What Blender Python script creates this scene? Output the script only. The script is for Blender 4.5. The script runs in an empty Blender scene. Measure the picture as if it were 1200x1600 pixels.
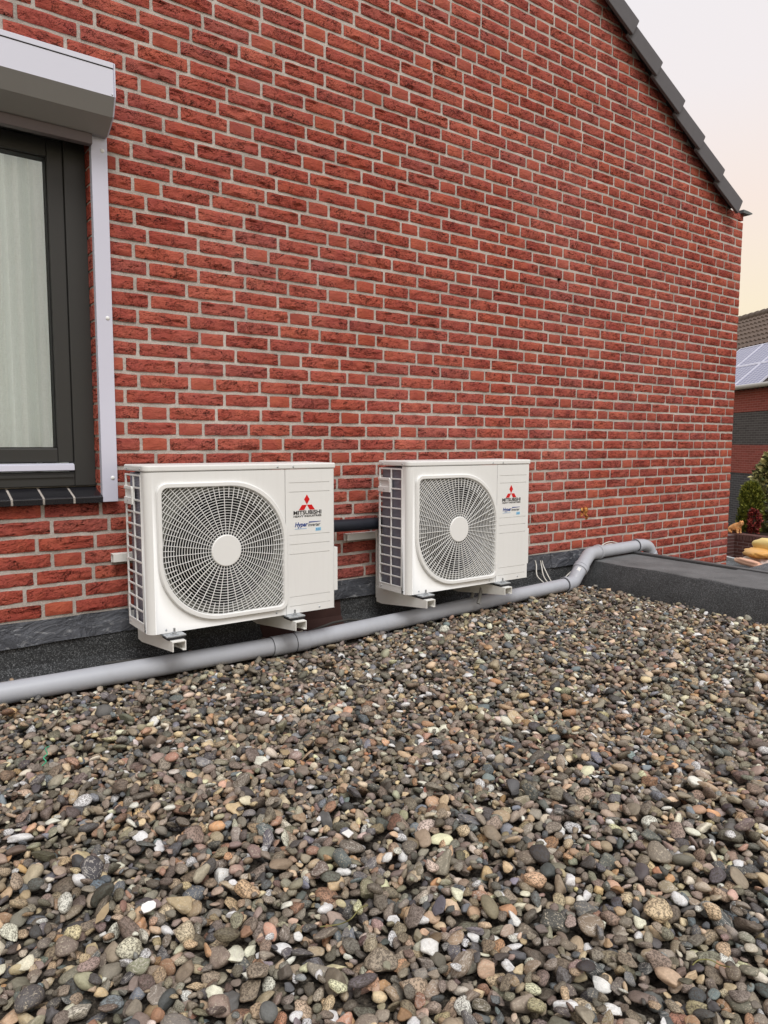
import bpy, bmesh, math, random
import numpy as np
from mathutils import Vector, Matrix
PI = math.pi
random.seed(7); RNG = np.random.default_rng(11)
scene = bpy.context.scene
COL = scene.collection

# ------------------------------------------------------------------ camera
FPX, YAW, PIT, ROL = 1130.0, .6339, -.0961, .0034        # solved from the brick courses (1200 x 1600 frame)
CAM = np.array([-.9391, -2.9155, .8731])
Fw = np.array([math.sin(YAW)*math.cos(PIT), math.cos(YAW)*math.cos(PIT), math.sin(PIT)])
Rt = np.array([math.cos(YAW), -math.sin(YAW), 0.0]); Up = np.cross(Rt, Fw)
RR = Rt*math.cos(ROL)+Up*math.sin(ROL); UU = -Rt*math.sin(ROL)+Up*math.cos(ROL)
def ray(u, v): return Fw+RR*(u-600)/FPX-UU*(v-800)/FPX
def on_y(u, v, y): d = ray(u, v); return CAM+d*(y-CAM[1])/d[1]
def on_z(u, v, z): d = ray(u, v); return CAM+d*(z-CAM[2])/d[2]
def on_x(u, v, x): d = ray(u, v); return CAM+d*(x-CAM[0])/d[0]
def at(u, v, depth): return CAM+ray(u, v)*depth
def proj(X):
    X = np.asarray(X, float)-CAM; d = X@Fw
    return 600+FPX*(X@RR)/d, 800-FPX*(X@UU)/d, d
cd = bpy.data.cameras.new('camera'); cam = bpy.data.objects.new('camera', cd); COL.objects.link(cam)
cd.sensor_fit = 'HORIZONTAL'; cd.sensor_width = 36; cd.lens = FPX/1200*36
cd.clip_start = .05; cd.clip_end = 2000
cam.matrix_world = Matrix(((RR[0], UU[0], -Fw[0], CAM[0]), (RR[1], UU[1], -Fw[1], CAM[1]), (RR[2], UU[2], -Fw[2], CAM[2]), (0, 0, 0, 1)))
scene.camera = cam

# ------------------------------------------------------------------ sky, sun, exposure
def lin(r, g, b):
    f = lambda c: (c/255/12.92) if c/255 <= .04045 else ((c/255+.055)/1.055)**2.4
    return (f(r), f(g), f(b), 1.0)
SUN_EL, SUN_AZ = math.radians(56), math.radians(196)      # azimuth measured from +Y clockwise: the soft sun stands behind the camera
world = bpy.data.worlds.new('World'); scene.world = world; world.use_nodes = True
wn, wl = world.node_tree.nodes, world.node_tree.links; wn.clear()
out = wn.new('ShaderNodeOutputWorld'); bg = wn.new('ShaderNodeBackground'); bg.inputs['Strength'].default_value = .75
sky = wn.new('ShaderNodeTexSky'); sky.sky_type = 'NISHITA'; sky.sun_disc = False
sky.sun_elevation = SUN_EL; sky.sun_rotation = SUN_AZ
sc = wn.new('ShaderNodeVectorMath'); sc.operation = 'SCALE'; sc.inputs['Scale'].default_value = .09
wl.new(sky.outputs[0], sc.inputs[0])
tc = wn.new('ShaderNodeTexCoord'); sx = wn.new('ShaderNodeSeparateXYZ'); wl.new(tc.outputs['Generated'], sx.inputs[0])
nz = wn.new('ShaderNodeTexNoise'); nz.inputs['Scale'].default_value = 1.6; nz.inputs['Detail'].default_value = 3
wl.new(tc.outputs['Generated'], nz.inputs['Vector'])
ma = wn.new('ShaderNodeMath'); ma.operation = 'MULTIPLY_ADD'; ma.inputs[1].default_value = .14; 
wl.new(nz.outputs[0], ma.inputs[0]); wl.new(sx.outputs['Z'], ma.inputs[2])
cr = wn.new('ShaderNodeValToRGB'); wl.new(ma.outputs[0], cr.inputs[0])
e = cr.color_ramp.elements
e[0].position = .07; e[0].color = lin(253, 234, 190)
e[1].position = 1.0; e[1].color = lin(245, 245, 248)
for p, c in ((.22, lin(255, 238, 208)), (.34, lin(254, 236, 224)), (.46, lin(249, 241, 240)), (.62, lin(246, 243, 246))):
    k = e.new(p); k.color = c
mx = wn.new('ShaderNodeMix'); mx.data_type = 'RGBA'; mx.inputs['Factor'].default_value = .88
wl.new(sc.outputs[0], mx.inputs[6]); wl.new(cr.outputs[0], mx.inputs[7])
wl.new(mx.outputs[2], bg.inputs['Color']); wl.new(bg.outputs[0], out.inputs['Surface'])
sd = bpy.data.lights.new('sun', 'SUN'); sd.energy = 1.5; sd.angle = math.radians(24); sd.color = (1.0, .97, .93)
so = bpy.data.objects.new('sun', sd); COL.objects.link(so); so.location = (-3, -6, 8)
sdir = Vector((math.sin(SUN_AZ)*math.cos(SUN_EL), math.cos(SUN_AZ)*math.cos(SUN_EL), math.sin(SUN_EL)))
so.rotation_euler = sdir.to_track_quat('Z', 'Y').to_euler()
scene.view_settings.view_transform = 'Standard'; scene.view_settings.look = 'None'
scene.view_settings.exposure = 0.5; scene.view_settings.gamma = 1.0; scene.view_settings.use_curve_mapping = False
scene.render.resolution_x = 768; scene.render.resolution_y = 1024

# ------------------------------------------------------------------ mesh helpers
OFF = {}
class MB:
    def __init__(s): s.v = []; s.f = []; s.sm = []
    def add(s, vs, fs, smooth=False):
        n = len(s.v); s.v += [tuple(map(float, p)) for p in vs]
        s.f += [tuple(i+n for i in f) for f in fs]; s.sm += [smooth]*len(fs); return s
    def box(s, x0, x1, y0, y1, z0, z1):
        return s.add([(x0,y0,z0),(x1,y0,z0),(x1,y1,z0),(x0,y1,z0),(x0,y0,z1),(x1,y0,z1),(x1,y1,z1),(x0,y1,z1)],
                     [(0,3,2,1),(4,5,6,7),(0,1,5,4),(1,2,6,5),(2,3,7,6),(3,0,4,7)])
    def prism(s, pts, axis, a0, a1):
        """pts: closed 2-D outline; axis 'x': pts are (y,z), 'y': (x,z), 'z': (x,y)"""
        n = len(pts)
        mk = {'x': lambda p, a: (a, p[0], p[1]), 'y': lambda p, a: (p[0], a, p[1]), 'z': lambda p, a: (p[0], p[1], a)}[axis]
        vs = [mk(p, a0) for p in pts]+[mk(p, a1) for p in pts]
        fs = [(i, (i+1) % n, n+(i+1) % n, n+i) for i in range(n)]+[tuple(range(n-1, -1, -1)), tuple(range(n, 2*n))]
        return s.add(vs, fs)
    def tube(s, path, r, n=12, caps=True):
        P = [Vector(p) for p in path]; rs = r if hasattr(r, '__len__') else [r]*len(P)
        vs = []; fs = []; ref = None
        for i, p in enumerate(P):
            t = (P[min(i+1, len(P)-1)]-P[max(i-1, 0)]).normalized()
            if ref is None:
                ref = Vector((0, 0, 1)) if abs(t.z) < .9 else Vector((1, 0, 0))
            a = (ref-t*ref.dot(t)).normalized(); b = t.cross(a); ref = a
            for k in range(n):
                w = 2*PI*k/n; vs.append(p+(a*math.cos(w)+b*math.sin(w))*rs[i])
        for i in range(len(P)-1):
            for k in range(n): fs.append((i*n+k, i*n+(k+1) % n, (i+1)*n+(k+1) % n, (i+1)*n+k))
        s.add(vs, fs, True)
        if caps:
            m = len(P)-1
            s.add(vs[:n], [tuple(range(n-1, -1, -1))]); s.add(vs[m*n:], [tuple(range(n))])
        return s
    def disc(s, c, r, axis, t, n=24):
        """short cylinder centred on c"""
        d = Vector({'x': (1,0,0), 'y': (0,1,0), 'z': (0,0,1)}[axis])
        return s.tube([Vector(c)-d*t/2, Vector(c)+d*t/2], r, n)
    def dome(s, c, r, axis=(0,-1,0), n=10):
        A = Vector(axis).normalized(); rows = 4
        pts = [Vector(c)+A*(r*.6*math.sin(k*PI/2/rows)) for k in range(rows+1)]
        return s.tube(pts, [max(r*math.cos(k*PI/2/rows), r*.05) for k in range(rows+1)], n)
    def build(s, name, mat, parent=None, bevel=0, smooth=None, root=None):
        me = bpy.data.meshes.new(name); me.from_pydata(s.v, [], s.f)
        me.polygons.foreach_set('use_smooth', s.sm if smooth is None else [smooth]*len(s.f))
        bm = bmesh.new(); bm.from_mesh(me); bmesh.ops.remove_doubles(bm, verts=bm.verts, dist=1e-6)
        bmesh.ops.recalc_face_normals(bm, faces=bm.faces); bm.to_mesh(me); bm.free()
        if smooth or (smooth is None and any(s.sm)): me.set_sharp_from_angle(angle=math.radians(38))
        return link(name, me, mat, parent, bevel)
def link(name, me, mat, parent=None, bevel=0):
    o = bpy.data.objects.new(name, me); COL.objects.link(o)
    if mat: me.materials.clear(); me.materials.append(mat)
    if parent:
        off = OFF[parent]; me.transform(Matrix.Translation(-off)); o.parent = parent; OFF[o] = off
    else: OFF[o] = Vector((0, 0, 0))
    if bevel:
        b = o.modifiers.new('bevel', 'BEVEL'); b.width = bevel; b.segments = 2; b.limit_method = 'ANGLE'; b.angle_limit = math.radians(35)
    return o
def thing(name, loc, label, cat, group=None):
    o = bpy.data.objects.new(name, None); COL.objects.link(o); o.location = loc; o.empty_display_size = .1
    OFF[o] = Vector(loc); tag(o, label, cat, group); return o
def tag(o, label=None, cat=None, group=None, kind=None):
    if label: o['label'] = label
    if cat: o['category'] = cat
    if group: o['group'] = group
    if kind: o['kind'] = kind
    return o
def recenter(o):
    """put a top-level mesh object's origin at the bottom centre of its own geometry"""
    bb = [Vector(c) for c in o.bound_box]; c = Vector((sum(b.x for b in bb)/8, sum(b.y for b in bb)/8, min(b.z for b in bb)))
    o.data.transform(Matrix.Translation(-c)); o.location = o.location+c; OFF[o] = OFF[o]+c; return o
def copy_tree(o, parent=None):
    c = o.copy(); COL.objects.link(c); c.parent = parent
    for ch in list(o.children): copy_tree(ch, c)
    return c

# ------------------------------------------------------------------ material helpers
class NT:
    def __init__(s, name, rough=.7, spec=.3, metal=0):
        s.m = bpy.data.materials.new(name); s.m.use_nodes = True
        s.n = s.m.node_tree.nodes; s.l = s.m.node_tree.links
        s.b = s.n['Principled BSDF']; s.b.inputs['Roughness'].default_value = rough
        s.b.inputs['Specular IOR Level'].default_value = spec; s.b.inputs['Metallic'].default_value = metal
    def inp(s, k, v):
        if isinstance(v, bpy.types.NodeSocket): s.l.new(v, k)
        else: k.default_value = v
    def node(s, t, **kw):
        x = s.n.new(t)
        for k, v in kw.items(): setattr(x, k, v)
        return x
    def pos(s): return s.node('ShaderNodeNewGeometry').outputs['Position']
    def mapv(s, v, scale=(1,1,1), loc=(0,0,0)):
        x = s.node('ShaderNodeMapping'); s.inp(x.inputs['Vector'], v); x.inputs['Scale'].default_value = scale; s.inp(x.inputs['Location'], loc); return x.outputs[0]
    def noise(s, v, scale, detail=4, rough=.5, dist=0, typ='FBM'):
        x = s.node('ShaderNodeTexNoise'); x.noise_type = typ; s.inp(x.inputs['Vector'], v); x.inputs['Scale'].default_value = scale
        x.inputs['Detail'].default_value = detail; x.inputs['Roughness'].default_value = rough; x.inputs['Distortion'].default_value = dist; return x.outputs[0]
    def voro(s, v, scale, out='Distance', feat='F1'):
        x = s.node('ShaderNodeTexVoronoi'); x.feature = feat; s.inp(x.inputs['Vector'], v); x.inputs['Scale'].default_value = scale; return x.outputs[out]
    def math(s, op, a, b=0.0, c=0.0, clamp=False):
        x = s.node('ShaderNodeMath', operation=op); x.use_clamp = clamp
        for i, q in enumerate((a, b, c)): s.inp(x.inputs[i], q)
        return x.outputs[0]
    def ramp(s, f, *st):
        x = s.node('ShaderNodeValToRGB'); s.inp(x.inputs[0], f); el = x.color_ramp.elements
        c4 = lambda c: (c, c, c, 1) if not hasattr(c, '__len__') else c
        el[0].position, el[0].color = st[0][0], c4(st[0][1]); el[1].position, el[1].color = st[-1][0], c4(st[-1][1])
        for p, c in st[1:-1]: k = el.new(p); k.color = c4(c)
        return x.outputs[0]
    def mix(s, f, a, b, mode='MIX'):
        x = s.node('ShaderNodeMix', data_type='RGBA', blend_type=mode); s.inp(x.inputs[0], f); s.inp(x.inputs[6], a); s.inp(x.inputs[7], b); return x.outputs[2]
    def hsv(s, c, h=.5, sa=1.0, v=1.0):
        x = s.node('ShaderNodeHueSaturation'); s.inp(x.inputs['Color'], c); s.inp(x.inputs['Hue'], h); s.inp(x.inputs['Saturation'], sa); s.inp(x.inputs['Value'], v); return x.outputs[0]
    def base(s, c): s.inp(s.b.inputs['Base Color'], c); return s
    def rough(s, c): s.inp(s.b.inputs['Roughness'], c); return s
    def bump(s, h, strength=.5, dist=.01):
        x = s.node('ShaderNodeBump'); s.inp(x.inputs['Height'], h); s.inp(x.inputs['Strength'], strength); x.inputs['Distance'].default_value = dist
        if s.b.inputs['Normal'].is_linked: s.l.new(s.b.inputs['Normal'].links[0].from_socket, x.inputs['Normal'])
        s.l.new(x.outputs[0], s.b.inputs['Normal']); return s
def plain(name, col, rough=.5, spec=.4, metal=0, var=.06, vs=30, bump=0, bs=200):
    t = NT(name, rough, spec, metal); n = t.noise(t.pos(), vs, 4)
    t.base(t.hsv(col, v=t.math('MULTIPLY_ADD', n, var*2, 1-var)))
    t.rough(t.math('MULTIPLY_ADD', n, .2, rough-.1))
    if bump: t.bump(t.noise(t.pos(), bs, 3), bump, .003)
    return t.m
M = {}
def brick_mat(name, by_attr, header):
    t = NT(name, .85, .12)
    rnd = t.node('ShaderNodeAttribute', attribute_name='tint').outputs['Fac'] if by_attr else t.node('ShaderNodeObjectInfo').outputs['Random']
    p = t.pos(); sh = t.node('ShaderNodeCombineXYZ'); t.inp(sh.inputs[0], t.math('MULTIPLY', rnd, 37.0)); t.inp(sh.inputs[1], t.math('MULTIPLY', rnd, 91.0)); t.inp(sh.inputs[2], t.math('MULTIPLY', rnd, 53.0))
    q = t.mapv(p, (1,1,1), sh.outputs[0])
    tilt = t.node('ShaderNodeVectorRotate', rotation_type='Y_AXIS'); t.inp(tilt.inputs['Vector'], q); t.inp(tilt.inputs['Angle'], t.math('MULTIPLY_ADD', t.math('FRACT', t.math('MULTIPLY', rnd, 17.3)), .9, -.15))
    if header: c = t.ramp(rnd, (0, lin(150,71,62)), (.35, lin(164,81,69)), (.7, lin(157,77,68)), (1, lin(148,73,66)))
    else: c = t.ramp(rnd, (0, lin(148,67,61)), (.2, lin(164,79,70)), (.4, lin(154,73,68)), (.6, lin(170,84,73)), (.8, lin(158,77,71)), (1, lin(150,76,72)))
    blotch = t.noise(q, 14, 5, .6)
    c = t.hsv(c, h=t.math('MULTIPLY_ADD', blotch, .02, .4955), v=t.math('MULTIPLY_ADD', blotch, .6, .72))
    st = t.noise(t.mapv(p, (1,1,.6)), 1.3, 5, .65); c = t.hsv(c, sa=t.math('MULTIPLY_ADD', st, -.3, 1.15), v=t.math('MULTIPLY_ADD', st, .6, .72))
    grain = t.noise(q, 420, 3, .6); c = t.mix(t.math('MULTIPLY', t.math('GREATER_THAN', grain, .69), .35), c, lin(205,150,125))
    t.base(c)
    fold = t.noise(t.mapv(tilt.outputs[0], (1,1,3.4)), 19, 4, .55, 1.1, 'RIDGED_MULTIFRACTAL')
    crack = t.ramp(fold, (.25, 0), (.62, .35), (.95, 1))
    amt = .28 if header else 1.0
    fine2 = t.noise(t.mapv(tilt.outputs[0], (1,1,2.6)), 46, 3, .6, .9, 'RIDGED_MULTIFRACTAL')
    mask = t.math('MULTIPLY', t.ramp(t.noise(q, 9, 2), (.36, .12), (.56, 1)), amt)
    t.bump(grain, .25, .0015)
    t.bump(t.noise(t.mapv(tilt.outputs[0], (1,1,2)), 45, 4, .6), .8*amt+.15, .008)
    t.bump(t.math('MULTIPLY', t.ramp(fine2, (.35, 0), (.95, 1)), mask), .9, .011)
    # folded clay: shallow overlapping laps with a small step on their underside
    tz = t.node('ShaderNodeSeparateXYZ'); t.inp(tz.inputs[0], tilt.outputs[0])
    for fq, wr, sd_, dd_ in ((62.0, 2.6, 11.0, .010), (95.0, 3.4, 23.0, .006)):
        warp = t.noise(t.mapv(tilt.outputs[0], (1,1,1.5), (sd_, 0, sd_)), 16, 4, .6)
        lap = t.math('SUBTRACT', 1.0, t.math('FRACT', t.math('ADD', t.math('MULTIPLY', tz.outputs[2], fq), t.math('MULTIPLY', warp, wr*2.4))))
        seg = t.math('MULTIPLY', t.ramp(t.noise(t.mapv(q, (1,1,1.6), (0, sd_, 0)), 17, 2), (.46, 0), (.58, 1)), amt)
        t.bump(t.math('MULTIPLY', lap, seg), 1.0, dd_)
    t.bump(t.math('MULTIPLY', crack, mask), 1.0, .034)
    return t.m
M['brick'] = brick_mat('brick_clay', False, False); M['brick_h'] = brick_mat('brick_clay_header', False, True)
M['brick_a'] = brick_mat('brick_clay_field', True, False); M['brick_ha'] = brick_mat('brick_clay_header_field', True, True)
def mortar():
    t = NT('mortar', .95, .1); p = t.pos()
    a = t.noise(p, 7, 4); g = t.noise(p, 260, 4, .7)
    c = t.ramp(t.math('ADD', t.math('MULTIPLY', a, .5), t.math('MULTIPLY', g, .5)), (.32, lin(140,135,128)), (.5, lin(182,175,168)), (.7, lin(213,206,199)))
    st = t.noise(t.mapv(p, (1,1,.6)), 1.7, 5, .65); c = t.hsv(c, v=t.math('MULTIPLY_ADD', st, .5, .76))
    t.base(c); t.bump(t.noise(p, 60, 4, .65), .8, .005); t.bump(g, .7, .0025); return t.m
M['mortar'] = mortar()
def bitumen(name='bitumen', c0=(38,39,40), c1=(88,90,92), c2=(150,152,154), pale_top=False):
    t = NT(name, .85, .3); p = t.pos(); g = t.noise(p, 520, 2, .7); b = t.noise(p, 5, 5, .6)
    sp = t.voro(p, 330, 'Color'); sv = t.math('GREATER_THAN', t.node('ShaderNodeSeparateColor').outputs[0], .9)
    sep = t.node('ShaderNodeSeparateColor'); t.inp(sep.inputs[0], sp)
    c = t.ramp(sep.outputs[0], (.1, lin(*c0)), (.75, lin(*c1)), (1, lin(*c2)))
    c = t.hsv(c, v=t.math('MULTIPLY_ADD', b, .9, .5))
    if pale_top:                                                # paler grey mixed in where the surface faces up
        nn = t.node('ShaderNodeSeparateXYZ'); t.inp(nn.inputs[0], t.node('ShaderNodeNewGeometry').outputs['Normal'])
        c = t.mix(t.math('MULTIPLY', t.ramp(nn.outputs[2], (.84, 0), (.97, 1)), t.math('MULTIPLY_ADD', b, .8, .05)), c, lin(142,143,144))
    t.base(c); t.bump(sep.outputs[0], .6, .0025); t.bump(b, .35, .02); return t.m
M['bitumen'] = bitumen('bitumen', (38,39,40), (66,68,70), (112,114,116))
M['bitumen_roof'] = bitumen('bitumen_grey', (58,60,62), (104,107,110), (150,152,154))
def lead():
    t = NT('lead', .55, .5, .15); p = t.pos()
    n = t.noise(t.mapv(p, (1,1,1.6)), 6, 6, .65, .6); w = t.noise(t.mapv(p, (1,1,2.5)), 11, 7, .75, 1.5)
    c = t.ramp(n, (.3, lin(52,54,60)), (.55, lin(72,75,82)), (.75, lin(98,102,110)))
    c = t.mix(t.ramp(w, (.56, 0), (.70, .8)), c, lin(160,162,166)); t.base(c); t.bump(n, .9, .035); t.bump(t.noise(p, 40, 4), .3, .006)
    t.rough(t.math('MULTIPLY_ADD', w, .4, .35)); return t.m
M['lead'] = lead()
M['white'] = plain('white_coated_steel', lin(228,229,228), .42, .4, var=.015, vs=9, bump=.05, bs=900)
_t = NT('white_coated_steel_weathered', .42, .4); _p = _t.pos(); _n = _t.noise(_t.mapv(_p, (1,1,.06)), 48, 4, .6); _d = _t.noise(_p, 6, 5, .6)
_t.base(_t.mix(_t.math('MULTIPLY', _t.ramp(_n, (.5, 0), (.75, 1)), _t.math('MULTIPLY', _d, .12)), lin(229,230,229), lin(176,170,158))); _t.rough(_t.math('MULTIPLY_ADD', _d, .25, .3)); _t.bump(_t.noise(_p, 900, 2), .04, .002); _t.bump(_t.noise(_p, 3.5, 2), .12, .01); M['white'] = _t.m
M['white2'] = plain('white_plastic', lin(231,232,231), .4, .45, var=.012, vs=9)
M['bracket'] = plain('white_powder_coat', lin(232,232,228), .45, .4, var=.03, vs=25, bump=.05, bs=500)
M['zinc'] = plain('zinc_plated', lin(190,195,200), .35, .5, .85, var=.15, vs=80)
M['rubber'] = plain('black_rubber', lin(28,28,30), .7, .3)
M['black_in'] = plain('dark_interior', lin(12,12,13), .8, .1)
M['grey_plastic'] = plain('grey_shroud', lin(112,112,106), .6, .3)
M['fan'] = plain('fan_plastic', lin(20,20,22), .6, .3)
def coil():
    t = NT('coil_fins', .45, .4, .5); p = t.pos(); w = t.node('ShaderNodeTexWave', wave_type='BANDS', bands_direction='Z'); t.inp(w.inputs['Vector'], p); w.inputs['Scale'].default_value = 55
    t.base(t.ramp(w.outputs['Fac'], (0, lin(108,110,124)), (1, lin(158,160,174)))); t.bump(w.outputs['Fac'], .3, .002); return t.m
M['coil'] = coil()
M['red'] = plain('print_red', lin(206,20,24), .4, .4, var=.01); M['ink'] = plain('print_black', lin(48,46,48), .45, .3, var=.02)
M['blue'] = plain('print_blue', lin(26,62,138), .4, .4, var=.02); M['sky_ink'] = plain('print_light_blue', lin(150,202,232), .4, .4, var=.01); M['badge_ink'] = plain('print_mid_blue', lin(84,150,200), .4, .4, var=.01)
def pvc():
    t = NT('grey_pvc', .38, .45); p = t.pos(); n = t.noise(t.mapv(p, (1,1,4)), 9, 6, .7); d = t.noise(p, 3, 5, .7)
    t.base(t.mix(t.ramp(d, (.5, 0), (.8, .3)), t.hsv(lin(172,176,184), v=t.math('MULTIPLY_ADD', n, .12, .94)), lin(128,126,120)))
    t.rough(t.math('MULTIPLY_ADD', n, .3, .26)); t.bump(t.noise(p, 60, 3), .05, .003); return t.m
M['pvc'] = pvc()
M['seal'] = plain('pipe_seal', lin(62,64,68), .6, .3)
M['insul'] = plain('black_insulation', lin(30,34,44), .5, .4, var=.1, bump=.1)
M['cable_w'] = plain('white_cable', lin(214,212,204), .45, .4); M['cable_g'] = plain('grey_cable', lin(70,70,68), .55, .3)
M['anthracite'] = plain('anthracite_frame', lin(52,52,51), .45, .4, var=.03, vs=12)
M['gasket'] = plain('black_gasket', lin(22,22,23), .6, .3)
M['alu_white'] = plain('white_aluminium', lin(205,206,222), .35, .5, var=.015, vs=6)
M['alu_grey'] = plain('shutter_housing', lin(214,216,230), .35, .5, var=.012, vs=5)
M['sill'] = plain('glazed_black_tile', lin(34,34,38), .22, .6, var=.15, vs=20, bump=.06, bs=60)
M['tile'] = plain('dark_concrete_tile', lin(94,92,95), .75, .25, var=.14, vs=16, bump=.15, bs=150)
M['tile_under'] = plain('dark_verge_board', lin(44,42,44), .8, .2)
M['gutter'] = plain('zinc_gutter', lin(98,104,106), .5, .4, .4)
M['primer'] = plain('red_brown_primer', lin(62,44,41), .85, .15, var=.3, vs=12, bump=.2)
M['foam'] = NT('expanded_foam', .8, .2).m
_t = NT('expanded_foam_patchy', .75, .25); _n = _t.noise(_t.pos(), 45, 4, .6); _t.base(_t.ramp(_n, (.32, lin(40,26,18)), (.45, lin(150,84,36)), (.6, lin(214,158,88)), (.75, lin(226,200,150)))); _t.bump(_n, .8, .01); M['foam'] = _t.m
def glass():
    t = NT('window_glass'); o = t.n['Material Output']; t.n.remove(t.b)
    tr = t.node('ShaderNodeBsdfTransparent'); tr.inputs[0].default_value = (.97, .988, .98, 1); gl = t.node('ShaderNodeBsdfGlossy'); gl.inputs['Roughness'].default_value = .01
    fr = t.node('ShaderNodeFresnel'); fr.inputs[0].default_value = 1.5; ms = t.node('ShaderNodeMixShader')
    t.l.new(fr.outputs[0], ms.inputs[0]); t.l.new(tr.outputs[0], ms.inputs[1]); t.l.new(gl.outputs[0], ms.inputs[2]); t.l.new(ms.outputs[0], o.inputs[0]); return t.m
M['glass'] = glass()
def curtain():
    t = NT('sheer_curtain', .9, .1); p = t.pos(); w = t.noise(t.mapv(p, (1,1,.15)), 300, 2); z = t.noise(t.mapv(p, (.2,1,1)), 260, 2)
    t.base(t.hsv(lin(246,252,250), v=t.math('ADD', t.math('MULTIPLY_ADD', w, .2, .92), t.math('MULTIPLY_ADD', z, .16, -.06))))
    t.bump(w, .3, .002)
    tl = t.node('ShaderNodeBsdfTranslucent'); t.inp(tl.inputs[0], t.b.inputs['Base Color'].links[0].from_socket); ms = t.node('ShaderNodeMixShader'); ms.inputs[0].default_value = .5
    t.l.new(t.b.outputs[0], ms.inputs[1]); t.l.new(tl.outputs[0], ms.inputs[2]); t.l.new(ms.outputs[0], t.n['Material Output'].inputs[0]); return t.m
M['curtain'] = curtain()
M['room'] = plain('room_wall', lin(236,240,240), .9, .1)

# ------------------------------------------------------------------ setting: ground, flat roof
mb = MB(); mb.add([(-120,-120,-2.8),(180,-120,-2.8),(180,180,-2.8),(-120,180,-2.8)], [(0,1,2,3)])
_t = NT('garden_ground', .95, .1); _n = _t.noise(_t.pos(), .6, 6, .6); _t.base(_t.ramp(_n, (.35, lin(88,86,80)), (.5, lin(120,112,100)), (.65, lin(84,98,58)))); _t.bump(_t.noise(_t.pos(), 14, 4), .5, .03)
tag(mb.build('ground', _t.m), kind='structure')
def par_x(y, a): return 2.69+a+.056*y                      # the parapet runs a little askew to the wall
mb = MB(); mb.add([(-6,-6,-.075),(par_x(-6,.06),-6,-.075),(par_x(0,.06),0,-.075),(-6,0,-.075),(-6,-6,-2.79),(par_x(-6,.06),-6,-2.79),(par_x(0,.06),0,-2.79),(-6,0,-2.79)], [(0,1,2,3),(0,4,5,1),(1,5,6,2),(3,7,4,0)])
roof = tag(mb.build('flat_roof', M['bitumen']), kind='structure')

# ------------------------------------------------------------------ the brick house
C, S, H = .0625, .2086, .1111
Z0 = .80                                                    # centre of the course called row 0
XL, XR, OX = -2.6, 4.518, -.163                             # brick field, corner, right edge of the window opening
OZ0, OZ1 = .655, 2.06
def gable(x): return 3.508-(x-2.852)*.6176 if x > .2 else 5.146
house = thing('brick_house', (0, 0, -2.8), 'red brick house whose gable wall carries the two outdoor units', 'house')
mb = MB(); yb = .0025
def wq(x0, x1, z0, z1): mb.add([(x0,yb,z0),(x1,yb,z0),(x1,yb,z1),(x0,yb,z1)], [(0,1,2,3)])
wq(-6, XL, -2.8, 4.9); wq(XL, -1.75, -2.8, OZ0); wq(XL, -1.75, OZ0, OZ1); wq(XL, -1.75, OZ1, 4.9); wq(-1.75, OX, -2.8, OZ0); wq(-1.75, OX, OZ1, 4.9)
wq(OX, .2, -2.8, OZ0); wq(OX, .2, OZ0, OZ1); wq(OX, .2, OZ1, 4.9)
mb.add([(-6,0,4.9),(.2,0,4.9),(.2,0,5.146),(-6,0,5.146)], [(0,1,2,3)])
mb.add([(.2,yb,-2.8),(XR,yb,-2.8),(XR,yb,gable(XR)),(.2,yb,gable(.2))], [(0,1,2,3)])
mb.add([(XR,0,-2.8),(XR,8,-2.8),(XR,8,2.47),(XR,0,gable(XR))], [(0,1,2,3)])
for x in (OX, -1.75): mb.add([(x,0,OZ0),(x,.14,OZ0),(x,.14,OZ1),(x,0,OZ1)], [(0,1,2,3)])
mb.add([(-1.75,0,OZ1),(OX,0,OZ1),(OX,.14,OZ1),(-1.75,.14,OZ1)], [(0,1,2,3)])
mb.add([(-1.75,0,OZ0),(OX,0,OZ0),(OX,.14,OZ0),(-1.75,.14,OZ0)], [(0,1,2,3)])
wall = mb.build('wall', M['mortar'], house)
# room behind the window, built open so sky light reaches the curtain from behind
mb = MB()
mb.add([(-2.4,.15,.3),(.4,.15,.3),(.4,2.4,.3),(-2.4,2.4,.3),(-2.4,.15,2.4),(.4,.15,2.4),(.4,2.4,2.4),(-2.4,2.4,2.4)], [(0,1,2,3),(1,5,6,2)])
mb.build('room_lining', M['room'], house)

# courses: first joint (pixel u, v) and the bricks that follow it, as read off the photograph
rows = {0:(243.7,718,'SSSSHSSS'),1:(220.7,697,'HSSHSSSSSHSSSSSHSSSSSHSH'),2:(197,672,'SHSSSSSHSSSSSHS'),3:(220,645,'HSSSSHSSSSSHSSS'),
 4:(195.7,622,'SSSHSSSSSHSSSS'),5:(217,598,'SHSSSSSHSSSSSHS'),6:(194.5,570,'SSSSSHSSSSSHSSS'),7:(215.5,545,'SSSHSSSSSHSSSS'),8:(233.7,522,'SHSSSSSHSSSSSHS'),
 9:(215,496,'SSSSSHSSSSSHSS'),10:(233.7,472,'SSSHSSSSSHSSSS'),11:(211.2,446,'SSS'),12:(231.2,425,'SSSS'),13:(208.7,395,'SSS'),14:(230.5,370,'SSHSS'),15:(210,342,'SSSS'),
 16:(228,320,'SSSS'),17:(207.5,290,'HSSS'),18:(183.7,257,'SSSS'),19:(205,237,'SSSS'),20:(225.5,212,'SSHSS'),21:(255.5,195,'SSS'),22:(197,155,'SSHSS'),
 23:(217.5,130,'HSSS'),24:(193.7,98,'SSSS'),25:(212.5,75,'SSHSS'),26:(235.7,50,'HSSSS'),27:(215.5,20,'SSSS'),28:(235.7,0,'SSHSS'),
 -4:(81,820,'SS'),-5:(57.5,850,'SS'),-6:(81.7,872,'HSSS'),-7:(55,902,'SSS'),-8:(38.7,930,'SSS'),-9:(67.5,955,'HSSS')}
rr = random.Random(5)
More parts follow.
